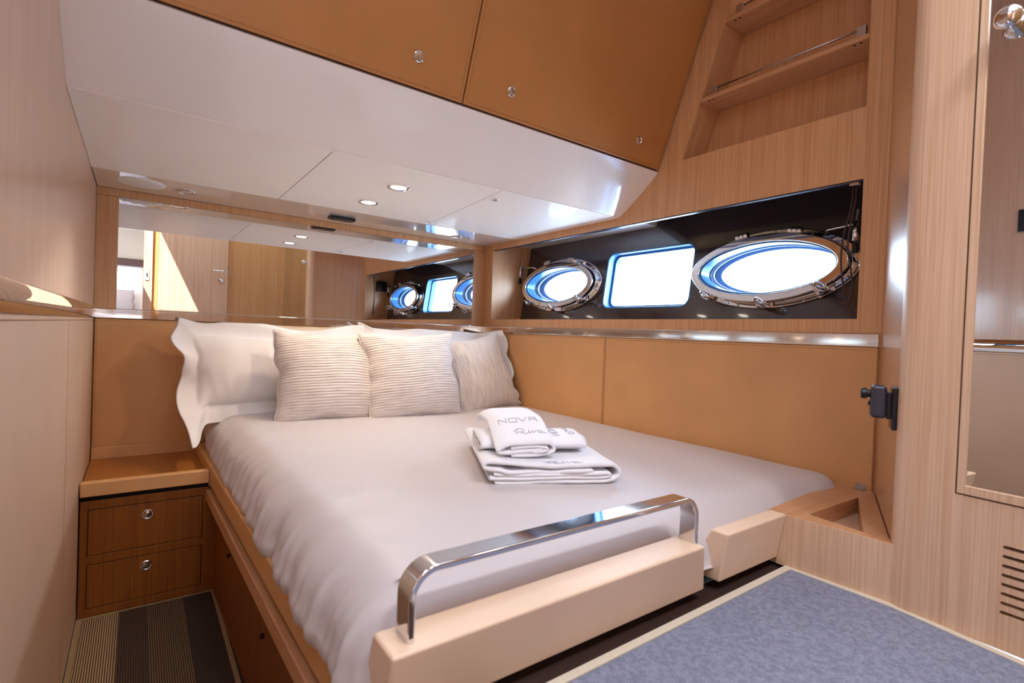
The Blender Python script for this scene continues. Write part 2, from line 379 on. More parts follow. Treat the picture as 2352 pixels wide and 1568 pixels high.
# sloping fascia with softly rounded lower and upper edges
prof = []
n0 = Vector((0, -.6086, -.7935))
a0 = Vector((0, YF + .0, ZC)); a1 = Vector((0, 1.441, .719))
dirv = (a1 - a0).normalized()
prof = [Vector((0, YF + .018, ZC)), Vector((0, YF + .006, ZC + .0004)), a0 + dirv * .006 + Vector((0, .0, .0002)), a0 + dirv * .02]
prof += [a0.lerp(a1, t_) + Vector((0, -.004, -.005)) * math.sin(PI * t_) * .7 for t_ in (.2, .35, .5, .65, .8, .92)] + [a1 + Vector((0, .004, .0))]
inner = [q + Vector((0, .03, .03)) for q in prof]
ring = prof + inner[::-1]
mb = MB(); K = 2
mb.prism([(XL + .0002, q.y, q.z) for q in ring], [(XR, q.y, q.z) for q in ring])
o = mb.build('ceiling_fascia', M_white, cb, smooth=True)
md = o.modifiers.new('es', 'EDGE_SPLIT'); md.split_angle = .5

# ------------------------------------------------------------------ right wall with niche and shelf opening
niche = [(.66, .087), (2.70, .087), (2.70, .519), (.66, .519)]
lx = lambda z: 1.324 - .3525 * (z - .741)
shelf = [(.661, .741), (lx(.741), .741), (lx(1.44), 1.44), (.661, 1.44)]
wr = struct(MB().holed([(.594, .0), (2.82, .0), (2.82, ZM), (.594, ZM)], [niche, shelf], lambda u, v, w_: (w_, u, v), XR, XR + .014).build('wall_right', M_wood))
MB().box(XR + .014, XR + .03, .58, 2.82, ZF, .04).build('lower_backing', M_wood, wr)
for y0, y1 in ((.598, 1.7065), (1.7095, YB - .009)):
    MB().box(XR - .006, XR + .014, y0, y1, -.47, .0005).build('leather_panel', M_leath, wr, bevel=.004, seg=3)
st = MB()
for a, b in (((XR - .006, .604, -.008), (XR - .006, 1.70, -.008)), ((XR - .006, 1.716, -.008), (XR - .006, 2.78, -.008)), ((XR - .006, 1.7005, -.008), (XR - .006, 1.7005, -.42)), ((XR - .006, 1.7155, -.008), (XR - .006, 1.7155, -.42))):
    stitches(st, a, b, (-1, 0, 0), .005, .003)
st.build('stitching', M_stitch, wr, kind='stuff')
HX = lambda z, off=0: 2.0252 + .147 * (z - .087) + off
# niche lining
MB().prism([(XR + .014, 2.70, .07), (HX(.07), 2.70, .07), (HX(.66), 2.70, .66), (XR + .014, 2.70, .66)], [(XR + .014, 2.715, .07), (HX(.07), 2.715, .07), (HX(.66), 2.715, .66), (XR + .014, 2.715, .66)]).build('niche_side', M_wood, wr)
MB().prism([(XR + .014, .66, .07), (HX(.07), .66, .07), (HX(.66), .66, .66), (XR + .014, .66, .66)], [(XR + .014, .645, .07), (HX(.07), .645, .07), (HX(.66), .645, .66), (XR + .014, .645, .66)]).build('niche_side', M_wood, wr)
MB().box(XR + .014, HX(.087) + .02, .645, 2.715, .072, .087).build('niche_sill', M_wood, wr)
MB().box(XR + .014, HX(.66) + .02, .645, 2.715, .64, .655).build('niche_head', M_dark, wr)
t = thing('blind_track', 'long slim aluminium blind track under the top edge of the window niche', 'blind track', (XR + .02, 1.68, .53))
MB().box(XR + .001, XR + .016, .664, 2.697, .514, .5185).build('lip', M_lip, t, bevel=.001)
MB().box(XR + .020, XR + .05, .664, 2.697, .522, .545).build('rail', M_lip, t, bevel=.002)
MB().box(XR + .003, XR + .02, .675, .70, .505, .5135).build('end_bracket', M_chrome, t, bevel=.001)

def ell(cy, cz, a, b, n=72, tilt=0, p=2.0):
    R = []
    for i in range(n):
        t_ = 2 * PI * i / n; c, s_ = math.cos(t_), math.sin(t_)
        x = a * math.copysign(abs(c) ** (2 / p), c); y = b * math.copysign(abs(s_) ** (2 / p), s_)
        x, y = rot2(x, y, tilt); R.append((cy + x, cz + y))
    return R
def rrect(y0, y1, z0, z1, r, skew=0, n=6):
    R = []
    for cx, cy, a0 in ((y1 - r, z1 - r, 0), (y0 + r, z1 - r, PI / 2), (y0 + r, z0 + r, PI), (y1 - r, z0 + r, 3 * PI / 2)):
        for i in range(n + 1): a = a0 + PI / 2 * i / n; R.append((cx + r * math.cos(a) + skew * (cy - z0), cy + r * math.sin(a)))
    return R
hm = lambda u, v, w_: (HX(v, w_), u, v)
PC = [(1.084, .301), (2.342, .304)]
PP = 1.92
holes = [ell(c[0], c[1], .285, .112, p=PP) for c in PC] + [rrect(1.432, 1.982, .154, .459, .045)]
MB().holed([(.645, .07), (2.715, .07), (2.715, .66), (.645, .66)], holes, hm, 0, .03).build('hull_lining', M_hull, wr)

def porthole(cy, cz, label, arm_side):
    T = thing('porthole', label, 'porthole', (HX(cz), cy, cz), 'oval portholes in the window niche')
    E = lambda a, b: ell(cy, cz, a, b, p=PP)
    MB().holed(E(.340, .161), [E(.286, .113)], hm, -.010, .0).build('outer_flange', M_chrome, T, bevel=.004, seg=3)
    # rebate ring standing up from the flange
    MB().holed(E(.318, .140), [E(.310, .133)], hm, -.030, -.010).build('rebate_ring', M_chrome, T, bevel=.002)
    # hinged light: a flat wide ring standing slightly ajar from the flange
    o = MB().holed(E(.316, .138), [E(.279, .106)], hm, -.060, -.046).build('opening_frame', M_chrome, T, bevel=.005, seg=3)
    MB().holed(E(.306, .129), [E(.290, .116)], hm, -.046, -.010).build('gasket', M_black, T)
    MB().holed(E(.279, .106), [E(.272, .100)], hm, -.050, .012).build('inner_rim', M_tunnel, T, bevel=.002)
    MB().holed(E(.276, .104), [], hm, -.030, -.024).build('glass_pane', M_glass, T)
    MB().holed(E(.286, .113), [E(.250, .091)], hm, .074, .082).build('outer_seal', M_seal, T, bevel=.002)
    MB().holed(E(.272, .103), [E(.266, .098)], hm, .036, .046).build('seal_step', M_seal, T)
    mb = MB(); A = E(.284, .111); n = len(A)
    for w0, w1, s0, s1 in ((.012, .074, 1.0, .99),):
        ring0 = [hm(cy + (u - cy) * s0, cz + (v - cz) * s0, w0) for u, v in A]; ring1 = [hm(cy + (u - cy) * s1, cz + (v - cz) * s1, w1) for u, v in A]
        mb.add(ring0 + ring1, [(i, (i + 1) % n, n + (i + 1) % n, n + i) for i in range(n)])
    mb.build('hull_sleeve', M_sleeve, T, smooth=True)
    # hinges on top
    for ph in (.40, .62):
        a = PI * ph; y = cy + .318 * math.cos(a); z = cz + .142 * math.sin(a) + .006
        mb = MB(); c = Vector(hm(y, z, -.050)); tan = Vector((0, -math.sin(a) * .318, math.cos(a) * .14)).normalized()
        for k in (-1, 0, 1):
            mb.lathe(c + tan * (k * .018 - .0075), tan, [(.013, 0), (.013, .015)], 16)
        mb.obox(c + Vector((.012, 0, -.008)), (1, 0, 0), tan, (0, 0, 1), .018, .014, .008)
        mb.build('hinge', M_chrome, T, bevel=.0012)
    # latches with ring pulls along the bottom
    for ph in (1.22, 1.47, 1.74):
        a = PI * ph; y = cy + .318 * math.cos(a); z = cz + .142 * math.sin(a) - .004
        c = Vector(hm(y, z, -.054)); tan = Vector((0, -math.sin(a) * .318, math.cos(a) * .14)).normalized(); up = Vector((1, 0, 0)).cross(tan)
        mb = MB(); mb.obox(c + Vector((.016, 0, 0)) + tan * .026, (1, 0, 0), tan, up, .022, .005, .013); mb.obox(c + Vector((.016, 0, 0)) - tan * .008, (1, 0, 0), tan, up, .022, .004, .013)
        mb.lathe(c + tan * -.010, tan, [(.0055, 0), (.0055, .04)], 12); mb.obox(c + Vector((.038, 0, 0)) + tan * .012, (1, 0, 0), tan, up, .003, .030, .014)
        L = mb.build('latch', M_chrome, T, bevel=.001)
        q = c + Vector((-.026, .004, .004)); pts = []
        ax = Vector((.35, .75, .25)).normalized(); ay = Vector((-.55, .05, .7)); ay = (ay - ax * ay.dot(ax)).normalized()
        for i in range(18): t_ = 2 * PI * i / 18; pts.append(q + ax * math.cos(t_) * .028 + ay * math.sin(t_) * .019)
        mb = MB().tube(pts, .0038, 10, closed=True); mb.tube([q - ax * .027, q + ax * .027], .0028, 8); mb.tube([c + Vector((.0, 0, 0)), q + ax * .002], .0062, 12)
        mb.build('pull_ring', M_chrome, L, smooth=True)
    for ph in (.52, .30, 1.1, 1.34, 1.60, 1.9, .82):
        a = PI * ph; y = cy + .328 * math.cos(a); z = cz + .150 * math.sin(a)
        MB().lathe(hm(y, z, -.010), (-1, 0, -.1), [(.0055, 0), (.0055, .0015), (.003, .0022), (.002, .001)], 14).build('screw', M_chromeb, T, smooth=True)
    # stay arm
    y0 = cy + arm_side * .215; y1 = cy + arm_side * .335
    mb = MB().tube([hm(y0, cz + .112, -.042), hm(y0 + arm_side * .02, cz + .122, -.052), hm(y1, cz + .126, -.075)], .0048, 10)
    mb.obox(hm(y1, cz + .10, -.075), (1, 0, 0), (0, 1, 0), (0, 0, 1), .009, .008, .034)
    mb.build('stay_arm', M_chrome, T, smooth=True)
    pts = [hm(y1 - arm_side * .001, cz + .128 + i * .0011, -.075 + .004 * math.cos(i * 1.1)) for i in range(46)]
    pts = [(x, y + .004 * math.sin(i * 1.1), z) for i, (x, y, z) in enumerate(pts)]
    MB().tube(pts, .0014, 6).build('stay_spring', M_chrome, T, smooth=True)
    MB().obox(hm(y1, cz + .04, -.068), (1, 0, 0), (0, 1, 0), (0, 0, 1), .009, .008, .018).build('stay_clamp', M_black, T, bevel=.003)
    return T
porthole(PC[0][0], PC[0][1], 'chrome oval porthole with ring latches nearest the closet, right of the rectangular window', -1)
porthole(PC[1][0], PC[1][1], 'chrome oval porthole with ring latches nearest the mirror, left of the rectangular window', 1)
# rectangular hull window
wn = struct(MB().holed(rrect(1.432, 1.982, .154, .459, .045), [rrect(1.440, 1.974, .162, .451, .040)], hm, -.002, .09).build('window_1', M_tunnel, bevel=.002))
MB().holed(rrect(1.440, 1.974, .162, .451, .040), [rrect(1.452, 1.962, .172, .440, .034)], hm, .045, .06).build('window_frame', M_tunnel, wn)
MB().holed(rrect(1.440, 1.974, .162, .451, .040), [], hm, .062, .068).build('pane', M_glass, wn)

t = thing('pull_cord', 'dark brown blind pull cord looping down over the porthole at the niche edge', 'cord', (1.86, .71, .53))
mb = MB(); pts = []
def catm3(P, k=5):
    P = [Vector(p_) for p_ in P]; o_ = []
    for i in range(len(P) - 1):
        a, b, c, d = P[max(0, i - 1)], P[i], P[i + 1], P[min(len(P) - 1, i + 2)]
        for j in range(k): t_ = j / k; o_.append(.5 * (2 * b + (c - a) * t_ + (2 * a - 5 * b + 4 * c - d) * t_ ** 2 + (3 * b - a - 3 * c + d) * t_ ** 3))
    return o_ + [P[-1]]
P0 = [(1.862, .712, .520), (1.861, .716, .45), (1.86, .734, .36), (1.86, .738, .28), (1.86, .728, .20), (1.86, .716, .135), (1.862, .708, .15), (1.863, .704, .2), (1.864, .712, .27), (1.864, .722, .32), (1.864, .716, .40), (1.862, .706, .46), (1.862, .703, .52)]
mb.tube([tuple(v_) for v_ in catm3(P0)], .0030, 8).build('cord_loop', M_cord, t, smooth=True)
t = thing('blind_motor_box', 'black box on the niche side wall, visible in the mirror beside the porthole', 'box', (1.96, .66, .42))
MB().box(1.90, 2.00, .660, .695, .37, .47).build('box_body', M_black, t, bevel=.004)
MB().box(1.91, 1.99, .695, .699, .38, .46).build('box_lid', M_black, t, bevel=.002)

# recessed shelves
S = thing('recessed_shelf_unit', 'recessed oak shelf unit with slanted left side in the right wall above the window', 'shelf', (XR, 1.0, .741))
XS = 1.93
mb = MB(); MB().box(XS, XS + .012, .645, 1.36, .72, 1.46).build('back_panel', M_wood, S)
MB().prism([(XR + .014, lx(.72), .72), (XS, lx(.72), .72), (XS, lx(1.45), 1.45), (XR + .014, lx(1.45), 1.45)], [(XR + .014, lx(.72) + .012, .72), (XS, lx(.72) + .012, .72), (XS, lx(1.45) + .012, 1.45), (XR + .014, lx(1.45) + .012, 1.45)]).build('side_panel', wood('oak_wood_side', (200, 144, 96), (220, 170, 124), 'S'), S)
MB().box(XR + .014, XS, .649, .661, .72, 1.46).build('side_panel', M_wood, S)
MB().box(XR + .014, XS, .661, lx(.741), .727, .741).build('shelf_board', M_woody, S)
for z in (.950, 1.222):
    zt = z + .0165
    b = MB().prism([(XR - .001, .662, z), (XR - .001, lx(z) - .001, z), (XR - .001, lx(zt) - .001, zt), (XR - .001, .662, zt)], [(XS, .662, z), (XS, lx(z) - .001, z), (XS, lx(zt) - .001, zt), (XS, .662, zt)]).build('shelf_board', M_woody, S, bevel=.001)
    mb = MB(); mb.tube([(XR + .012, .69, zt + .026), (XR + .012, lx(zt) - .045, zt + .026)], .0032, 10); mb.build('guard_rail', M_chromeb, b, smooth=True)
    for y in (.688, lx(zt) - .047):
        MB().box(XR + .004, XR + .020, y - .013, y + .013, zt, zt + .033).build('rail_bracket', M_chromeb, b, bevel=.001)
        mb = MB()
        for k in (-.009, .009): mb.lathe((XR + .012, y + k + .01, z - .0006), (0, 0, 1), [(.0042, 0), (.0042, .001)], 14)
        mb.build('screw_cap', M_dark, b)

# ------------------------------------------------------------------ overhead cabinet
OC = thing('overhead_cabinet', 'tan leather overhead cabinet leaning out above the bed', 'cabinet', (.82, 1.44, .72))
cz0, cy0 = .7225, 1.4375
cdir = Vector((0, -.228, .613)).normalized(); cn = Vector((0, -.613, -.228)).normalized()
cp = lambda x, s_, d=0: Vector((x, cy0, cz0)) + cdir * s_ + cn * d
L_ = (ZM - cz0) / cdir.z
MB().prism([(XL + .0002, cy0 + .022, cz0 - .004), (XL + .0002, 1.68, cz0 - .004), (XL + .0002, 1.68, ZM), (XL + .0002, cy0 + .022 + cdir.y * L_, ZM)], [(XR - .001, cy0 + .022, cz0 - .004), (XR - .001, 1.68, cz0 - .004), (XR - .001, 1.68, ZM), (XR - .001, cy0 + .022 + cdir.y * L_, ZM)]).build('body', M_dark, OC)
for x0, x1, kn in ((XL + .003, .8145, (.648,)), (.8185, 1.7865, (.984, 1.621))):
    A = [cp(x0, .002, -.018), cp(x1, .002, -.018), cp(x1, .002), cp(x0, .002)]; B = [cp(x0, L_ - .01, -.018), cp(x1, L_ - .01, -.018), cp(x1, L_ - .01), cp(x0, L_ - .01)]
    D = MB().prism(A, B).build('door', M_leathd, OC, bevel=.003, seg=3)
    st = MB(); i_ = .011
    stitches(st, cp(x0 + i_, i_), cp(x1 - i_, i_), cn, .004, .003, .0005); stitches(st, cp(x0 + i_, i_), cp(x0 + i_, L_ - i_), cn, .004, .003, .0005); stitches(st, cp(x1 - i_, i_), cp(x1 - i_, L_ - i_), cn, .004, .003, .0005)
    st.build('stitching', M_stitch, D, kind='stuff')
    for kx in kn:
        MB().lathe(cp(kx, .085), cn, [(.0165, 0), (.0165, .003), (.0135, .005), (.0115, .003), (.0108, .0015), (.0105, .0035), (.006, .0045)], 28).build('push_latch', M_chrome, D, smooth=True, bevel=.0004)

# ceiling fittings
def downlight(x, y, r, lit, label, z=ZC):
    T = thing('ceiling_downlight', label, 'ceiling light', (x, y, z), 'round ceiling downlights')
    MB().lathe((x, y, z), (0, 0, -1), [(r, -.001), (r, .002), (r * .9, .0045), (r * .74, .004), (r * .7, .0015), (r * .7, -.002)], 40).build('bezel', M_chrome, T, smooth=True, bevel=.0005)
    MB().lathe((x, y, z - .0015), (0, 0, -1), [(r * .69, 0), (r * .69, .0012), (r * .5, .0022), (r * .2, .0028)], 32).build('lens', M_lens if lit else M_lensoff, T, smooth=True)
downlight(.811, 1.905, .044, True, 'lit chrome downlight over the bed, the one nearer the cabinets')
downlight(.809, 2.224, .044, True, 'lit chrome downlight over the bed, the one nearer the mirror')
downlight(.15, 2.627, .042, False, 'unlit downlight in the glossy ceiling border at the left')
downlight(1.508, 2.659, .042, False, 'unlit downlight in the glossy ceiling border at the right, beside the window reflections')
for x, y, lb in ((1.187, 1.791, 'small round chrome button on the right ceiling panel, nearer the cabinets'), (1.194, 2.40, 'small round chrome button on the right ceiling panel, nearer the mirror')):
    T = thing('panel_latch', lb, 'latch', (x, y, ZC), 'ceiling panel latches')
    MB().lathe((x, y, ZC), (0, 0, -1), [(.017, -.001), (.017, .002), (.0145, .004), (.0115, .0035), (.011, .001)], 28).build('ring', M_chrome, T, smooth=True, bevel=.0004)
    MB().lathe((x, y, ZC - .0005), (0, 0, -1), [(.0105, 0), (.0105, .002), (.006, .003)], 24).build('button', M_chromeb, T, smooth=True)
T = thing('air_vent', 'round perforated white vent in the ceiling border at the far left', 'vent', (-.0, 2.56, ZC))
MB().lathe((.0, 2.60, ZC), (0, 0, -1), [(.082, -.001), (.082, .0015), (.078, .003)], 40).build('vent_plate', M_whitep, T, bevel=.0005)
mb = MB()
for i in range(-5, 6):
    yy = i * .0125; hw = math.sqrt(max(.0, .070 ** 2 - yy ** 2)); nx = int(hw * 2 / .012)
    for k in range(nx): xx = -hw + .006 + k * .012; mb.box(xx - .0035, xx + .0035, 2.60 + yy - .002, 2.60 + yy + .002, ZC - .00315, ZC - .0029)
mb.build('perforation', plain('vent_hole_grey', (200, 190, 184), .6), T, kind='stuff')
T = thing('ceiling_speaker_box', 'small flat black rectangular fitting under the ceiling border above the mirror', 'fitting', (.82, 2.63, ZC))
MB().box(.76, .885, 2.605, 2.665, ZC - .014, ZC).build('housing', M_black, T, bevel=.003)
MB().box(.795, .865, 2.602, 2.6055, ZC - .011, ZC - .004).build('grille', plain('dark_blue_plastic', (36, 40, 62), .3), T)
MB().lathe((.775, 2.63, ZC - .0135), (0, 0, -1), [(.008, 0), (.008, .002)], 16).build('sensor', M_dark, T)
for i, (x, y) in enumerate(((.811, 1.905), (.809, 2.224))):
    light('SPOT', 'downlight_lamp', (x, y, ZC - .012), 8.5, (1, .80, .58), spot_size=2.5, spot_blend=.6, shadow_soft_size=.02, dir=(0, 0, -1))

# ------------------------------------------------------------------ closet at the right
def arc(c, r, a0, a1, n=8): return [(c[0] + r * math.cos(a0 + (a1 - a0) * i / n), c[1] + r * math.sin(a0 + (a1 - a0) * i / n)) for i in range(n + 1)]
A_ = Vector((XR + .0, .592)); Cc = Vector((1.338, .402)); dn = Vector((-.06, -.998)).normalized()
d1 = (Cc - A_).normalized()
P1 = Cc - d1 * .03; P2 = Cc + dn * .03
curve = [tuple(P1)] + [tuple((1 - t_) ** 2 * P1 + 2 * t_ * (1 - t_) * Cc + t_ ** 2 * P2) for t_ in (.2, .4, .6, .8)] + [tuple(P2)]
dq = lambda s_, o=0: Vector((Cc.x + dn.x * s_, Cc.y + dn.y * s_)) + Vector((dn.y, -dn.x)) * o   # along closet front; o>0 into room
Cl = struct(MB().prism([(x, y, ZU) for x, y in [tuple(A_), tuple(A_ + Vector((.02, .03)))]] + [(2.2, .59, ZU), (2.2, .3, ZU), (P1.x + .05, P1.y - .03, ZU), (P1.x, P1.y, ZU)],
    [(x, y, ZM) for x, y in [tuple(A_), tuple(A_ + Vector((.02, .03)))]] + [(2.2, .59, ZM), (2.2, .3, ZM), (P1.x + .05, P1.y - .03, ZM), (P1.x, P1.y, ZM)]).build('wall_closet_side', wood('oak_wood_gloss_side', (190, 138, 98), (210, 160, 118), coat=1, rough=.3, coat_r=.26, coat_ior=2.2)))
# rounded column and front panel with door opening and vent slots
sE = .101
mb = MB(); pts = curve + [tuple(dq(sE)), tuple(dq(sE, -.02)), (P1.x + .03, P1.y - .06)]
mb.prism([(x, y, ZU) for x, y in pts], [(x, y, ZM) for x, y in pts])
col = struct(mb.build('wall_closet_column', M_woodl, smooth=True)); md = col.modifiers.new('es', 'EDGE_SPLIT'); md.split_angle = .5
fm = lambda u, v, w_: (lambda q: (q.x, q.y, v))(dq(u, w_))
slots = []
for i in range(8):
    z = -.366 - i * .0176; slots.append(rrect(.176, .40, z - .0034, z + .0034, .0032, n=3))
base = MB().holed([(sE, ZU), (.98, ZU), (.98, -.286), (sE, -.286)], slots, fm, -.016, .0)
bo = struct(base.build('wall_closet_front', M_woodl))
MB().holed([(sE - .02, -.30), (.98, -.30), (.98, ZM), (sE - .02, ZM)], [], fm, -.03, -.0185).build('door_rebate', M_dark, bo)
MB().obox(fm(.29, -.43, -.024), (dn.x, dn.y, 0), (dn.y, -dn.x, 0), (0, 0, 1), .12, .004, .08).build('vent_backing', M_dark, bo)
# mirror door
dr = struct(MB().holed([(sE + .003, -.283), (.90, -.283), (.90, ZM - .01), (sE + .003, ZM - .01)], [[(.117, -.266), (.88, -.262), (.88, ZM - .03), (.117, ZM - .03)]], fm, -.018, .002).build('door_1', M_woodl, bevel=.0012))
MB().holed([(.117, -.266), (.88, -.262), (.88, ZM - .03), (.117, ZM - .03)], [], fm, -.012, -.003).build('mirror_pane', M_mirror, dr)
mb = MB().lathe(fm(.151, .628, -.003), (-dn.y * -1, dn.x, 0) if False else (dn.y, -dn.x, 0), [(.010, 0), (.010, .010), (.013, .014), (.019, .019), (.0215, .027), (.019, .035), (.012, .040), (.004, .042)], 28)
mb.build('door_knob', M_chrome, dr, smooth=True)
MB().holed([(.904, ZU + .0), (.98, ZU + .0), (.98, ZM), (.904, ZM)], [], fm, -.02, .0).build('closet_stile', M_woodl, bo)

# handset on the closet side wall
n3 = Vector((d1.y, -d1.x)); n3 = n3 if n3.y > 0 else -n3
H = thing('wall_handset', 'black wall-mounted gadget with round knob on the closet side by the column', 'device', (1.40, .43, -.13))
hc = lambda s_, d_, z: Vector((1.392 + d1.x * -s_ + n3.x * d_, .4245 + d1.y * -s_ + n3.y * d_, z))
MB().obox(hc(0, .005, -.135), (d1.x, d1.y, 0), (n3.x, n3.y, 0), (0, 0, 1), .030, .005, .048).build('mount_plate', M_black, H, bevel=.003)
MB().obox(hc(0, .014, -.130), (d1.x, d1.y, 0), (n3.x, n3.y, 0), (0, 0, 1), .016, .005, .030).build('clip', M_black, H, bevel=.001)
MB().obox(hc(0, .034, -.122), (d1.x, d1.y, 0), (n3.x, n3.y, 0), (0, 0, 1), .024, .015, .037).build('device_body', plain('graphite_plastic', (66, 66, 78), .3, .3), H, bevel=.008, seg=3)
MB().lathe(hc(.0, .049, -.106), (n3.x, n3.y, 0), [(.0085, 0), (.0085, .006), (.012, .007), (.012, .017), (.010, .019)], 24).build('knob', M_black, H, bevel=.0006)
MB().lathe(hc(.0, .049, -.128), (n3.x, n3.y, 0), [(.005, 0), (.005, .004)], 16).build('button', M_black, H, bevel=.0006)

# corner box with triangular tray
K = thing('corner_step_box', 'pale oak corner box with a triangular recessed tray, between bed foot and closet', 'box', (1.5, .55, ZU))
zt = -.43
outer = [(1.3345, .648), (1.3345, .675), (1.788, .70), (1.788, .592), (1.395, .428), (1.3485, .400)]
rec = [(1.393, .600), (1.68, .592), (1.378, .472)]
MB().holed(outer, [rec], lambda u, v, w_: (u, v, w_), zt - .045, zt).build('top_frame', M_woodx, K, bevel=.0012)
MB().prism([(1.336, .648, ZU), (1.336, .675, ZU), (1.78, .69, ZU), (1.78, .595, ZU), (1.395, .430, ZU), (1.350, .401, ZU)], [(1.336, .648, zt - .045), (1.336, .675, zt - .045), (1.78, .69, zt - .045), (1.78, .595, zt - .045), (1.395, .430, zt - .045), (1.350, .401, zt - .045)]).build('box_body', M_woodl, K)
MB().prism([(1.3338, .648, ZU), (1.3480, .400, ZU), (1.3500, .400, ZU), (1.3358, .648, ZU)], [(1.3330, .648, zt + .0002), (1.3470, .400, zt + .0002), (1.3500, .400, zt + .0002), (1.3358, .648, zt + .0002)]).build('front_face', M_woodl, K)
T = thing('wall_bracket', 'tiny clear bracket on the leather wall above the corner box', 'bracket', (1.785, .62, -.42))
MB().box(1.768, 1.788, .612, .640, -.4295, -.427).add([], []).build('foot', M_chromeb, T, bevel=.0005)
MB().box(1.785, 1.788, .612, .640, -.427, -.415).build('upright', M_chromeb, T, bevel=.0005)

# ------------------------------------------------------------------ carpets
CR = thing('carpet', 'blue-grey ribbed carpet with beige bound edge on the raised floor', 'carpet', (1, .2, ZU - .008))
cpts = [(.47, .618), (1.343, .627), (1.350, .404), (1.346, .385), (1.22, -.42), (-.10, -.42), (-.10, .23), (.47, .23)]
cin = [(.49, .598), (1.325, .606), (1.331, .402), (1.327, .38), (1.20, -.40), (-.08, -.40), (-.08, .21), (.49, .21)]
mb = MB(); mb.prism([(x, y, ZU - .008) for x, y in cin], [(x, y, ZU + .0005) for x, y in cin]); mb.build('pile', M_carpr, CR)
mb = MB(); n = len(cpts)
mb.holed(cpts, [[((a[0] + b[0] * 7) / 8, (a[1] + b[1] * 7) / 8) for a, b in zip(cpts, cin)]], lambda u, v, w_: (u, v, w_), ZU - .008, ZU + .0025)
mb.build('bound_edge', M_bind, CR, bevel=.003)
CL = thing('carpet', 'dark brown striped runner with tan bound edge in the sunken aisle', 'carpet', (.05, 1.5, ZF - .008))
mb = MB(); mb.box(XL + .018, .252, .26, 2.275, ZF - .008, ZF); mb.build('pile', M_carpl, CL)
mb = MB(); mb.holed([(XL + .003, .255), (.267, .255), (.267, 2.286), (XL + .003, 2.286)], [[(XL + .017, .265), (.253, .265), (.253, 2.276), (XL + .017, 2.276)]], lambda u, v, w_: (u, v, w_), ZF - .008, ZF + .002)
mb.build('bound_edge', M_bindd, CL, bevel=.002)

# ------------------------------------------------------------------ nightstand
N = thing('nightstand', 'built-in oak nightstand with two drawers and a leather-lipped shelf top', 'nightstand', (.04, 2.5, ZF))
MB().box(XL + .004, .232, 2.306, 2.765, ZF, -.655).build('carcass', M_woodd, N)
dr_z = ((-.831, -.668), (-1.018, -.861))
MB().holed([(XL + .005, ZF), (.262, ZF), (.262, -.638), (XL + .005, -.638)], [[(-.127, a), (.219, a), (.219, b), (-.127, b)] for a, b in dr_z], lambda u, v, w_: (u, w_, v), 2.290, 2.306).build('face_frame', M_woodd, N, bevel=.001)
for (a, b), kx, kz in zip(dr_z, (.045, .044), (-.712, -.900)):
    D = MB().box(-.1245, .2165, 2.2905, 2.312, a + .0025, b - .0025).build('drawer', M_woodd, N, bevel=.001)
    MB().lathe((kx, 2.2905, kz), (0, -1, 0), [(.0185, 0), (.0185, .003), (.0155, .005), (.0135, .003), (.0125, .001), (.010, .0015), (.004, .0035)], 30).build('pull', M_chrome, D, smooth=True, bevel=.0004)
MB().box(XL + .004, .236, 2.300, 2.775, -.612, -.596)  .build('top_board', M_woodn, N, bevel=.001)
MB().box(XL + .004, .236, 2.268, 2.300, -.618, -.567).build('leather_lip', M_leath, N, bevel=.005, seg=3)
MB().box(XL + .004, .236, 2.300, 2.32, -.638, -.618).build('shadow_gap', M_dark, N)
MB().box(XL + .004, .236, 2.770, 2.790, -.598, -.545).build('leather_upstand', M_leath, N, bevel=.005, seg=3)

# ------------------------------------------------------------------ bed base
B = thing('bed', 'fixed double bed base wrapped in tan leather with chrome foot rail', 'bed', (1.0, 1.6, ZF))
bx = lambda y: .236 + (.277 - .236) * (2.3 - y) / (2.3 - .64)    # outer edge of the side rail
def side_strip(name, o0, o1, z0, z1, mat, y0, y1, bev=.002):
    A = [(bx(y0) + o0, y0, z0), (bx(y0) + o1, y0, z0), (bx(y0) + o1, y0, z1), (bx(y0) + o0, y0, z1)]
    Bq = [(bx(y1) + o0, y1, z0), (bx(y1) + o1, y1, z0), (bx(y1) + o1, y1, z1), (bx(y1) + o0, y1, z1)]
    return MB().prism(A, Bq).build(name, mat, B, bevel=bev)
side_strip('leather_side_rail', 0, .045, -.628, -.556, M_leath, 1.655, 2.765, .006)
side_strip('leather_side_rail', 0, .045, -.628, -.556, M_leath, .70, 1.652, .006)
side_strip('wood_edge_trim', -.010, .03, -.690, -.645, M_woody, .66, 2.288, .004)
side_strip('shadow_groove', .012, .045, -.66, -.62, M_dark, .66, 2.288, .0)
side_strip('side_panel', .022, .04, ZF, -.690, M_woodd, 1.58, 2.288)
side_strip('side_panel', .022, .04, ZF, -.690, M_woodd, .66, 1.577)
for y, z in ((1.93, -.78), (1.42, -.80)):
    MB().box(bx(y) + .012, bx(y) + .022, y - .004, y + .004, z - .006, z + .006).build('push_button', M_black, B, bevel=.002)
MB().box(.32, 1.785, .75, 2.78, -.70, -.60).build('slat_base', M_dark, B)
def foot(name, xa, xb, xbb, prof, mat):
    A = [(xa if isinstance(xa, (int, float)) else xa[0] + (xa[1] - xa[0]) * ((-.428 - z) / .117), y, z) for y, z in prof]
    Bq = [(xb + (xbb - xb) * ((-.428 - z) / .117), y, z) for y, z in prof]
    return MB().prism(A, Bq).build(name, mat, B, bevel=.006, seg=3)
F1 = foot('footboard', (.277, .282), .972, 1.018, [(.618, -.429), (.690, -.429), (.735, -.545), (.645, -.545)], M_leathl)
F2 = foot('footboard', (1.070, 1.074), 1.333, 1.333, [(.626, -.427), (.668, -.427), (.690, -.470), (.690, -.545), (.645, -.545)], M_leathl)
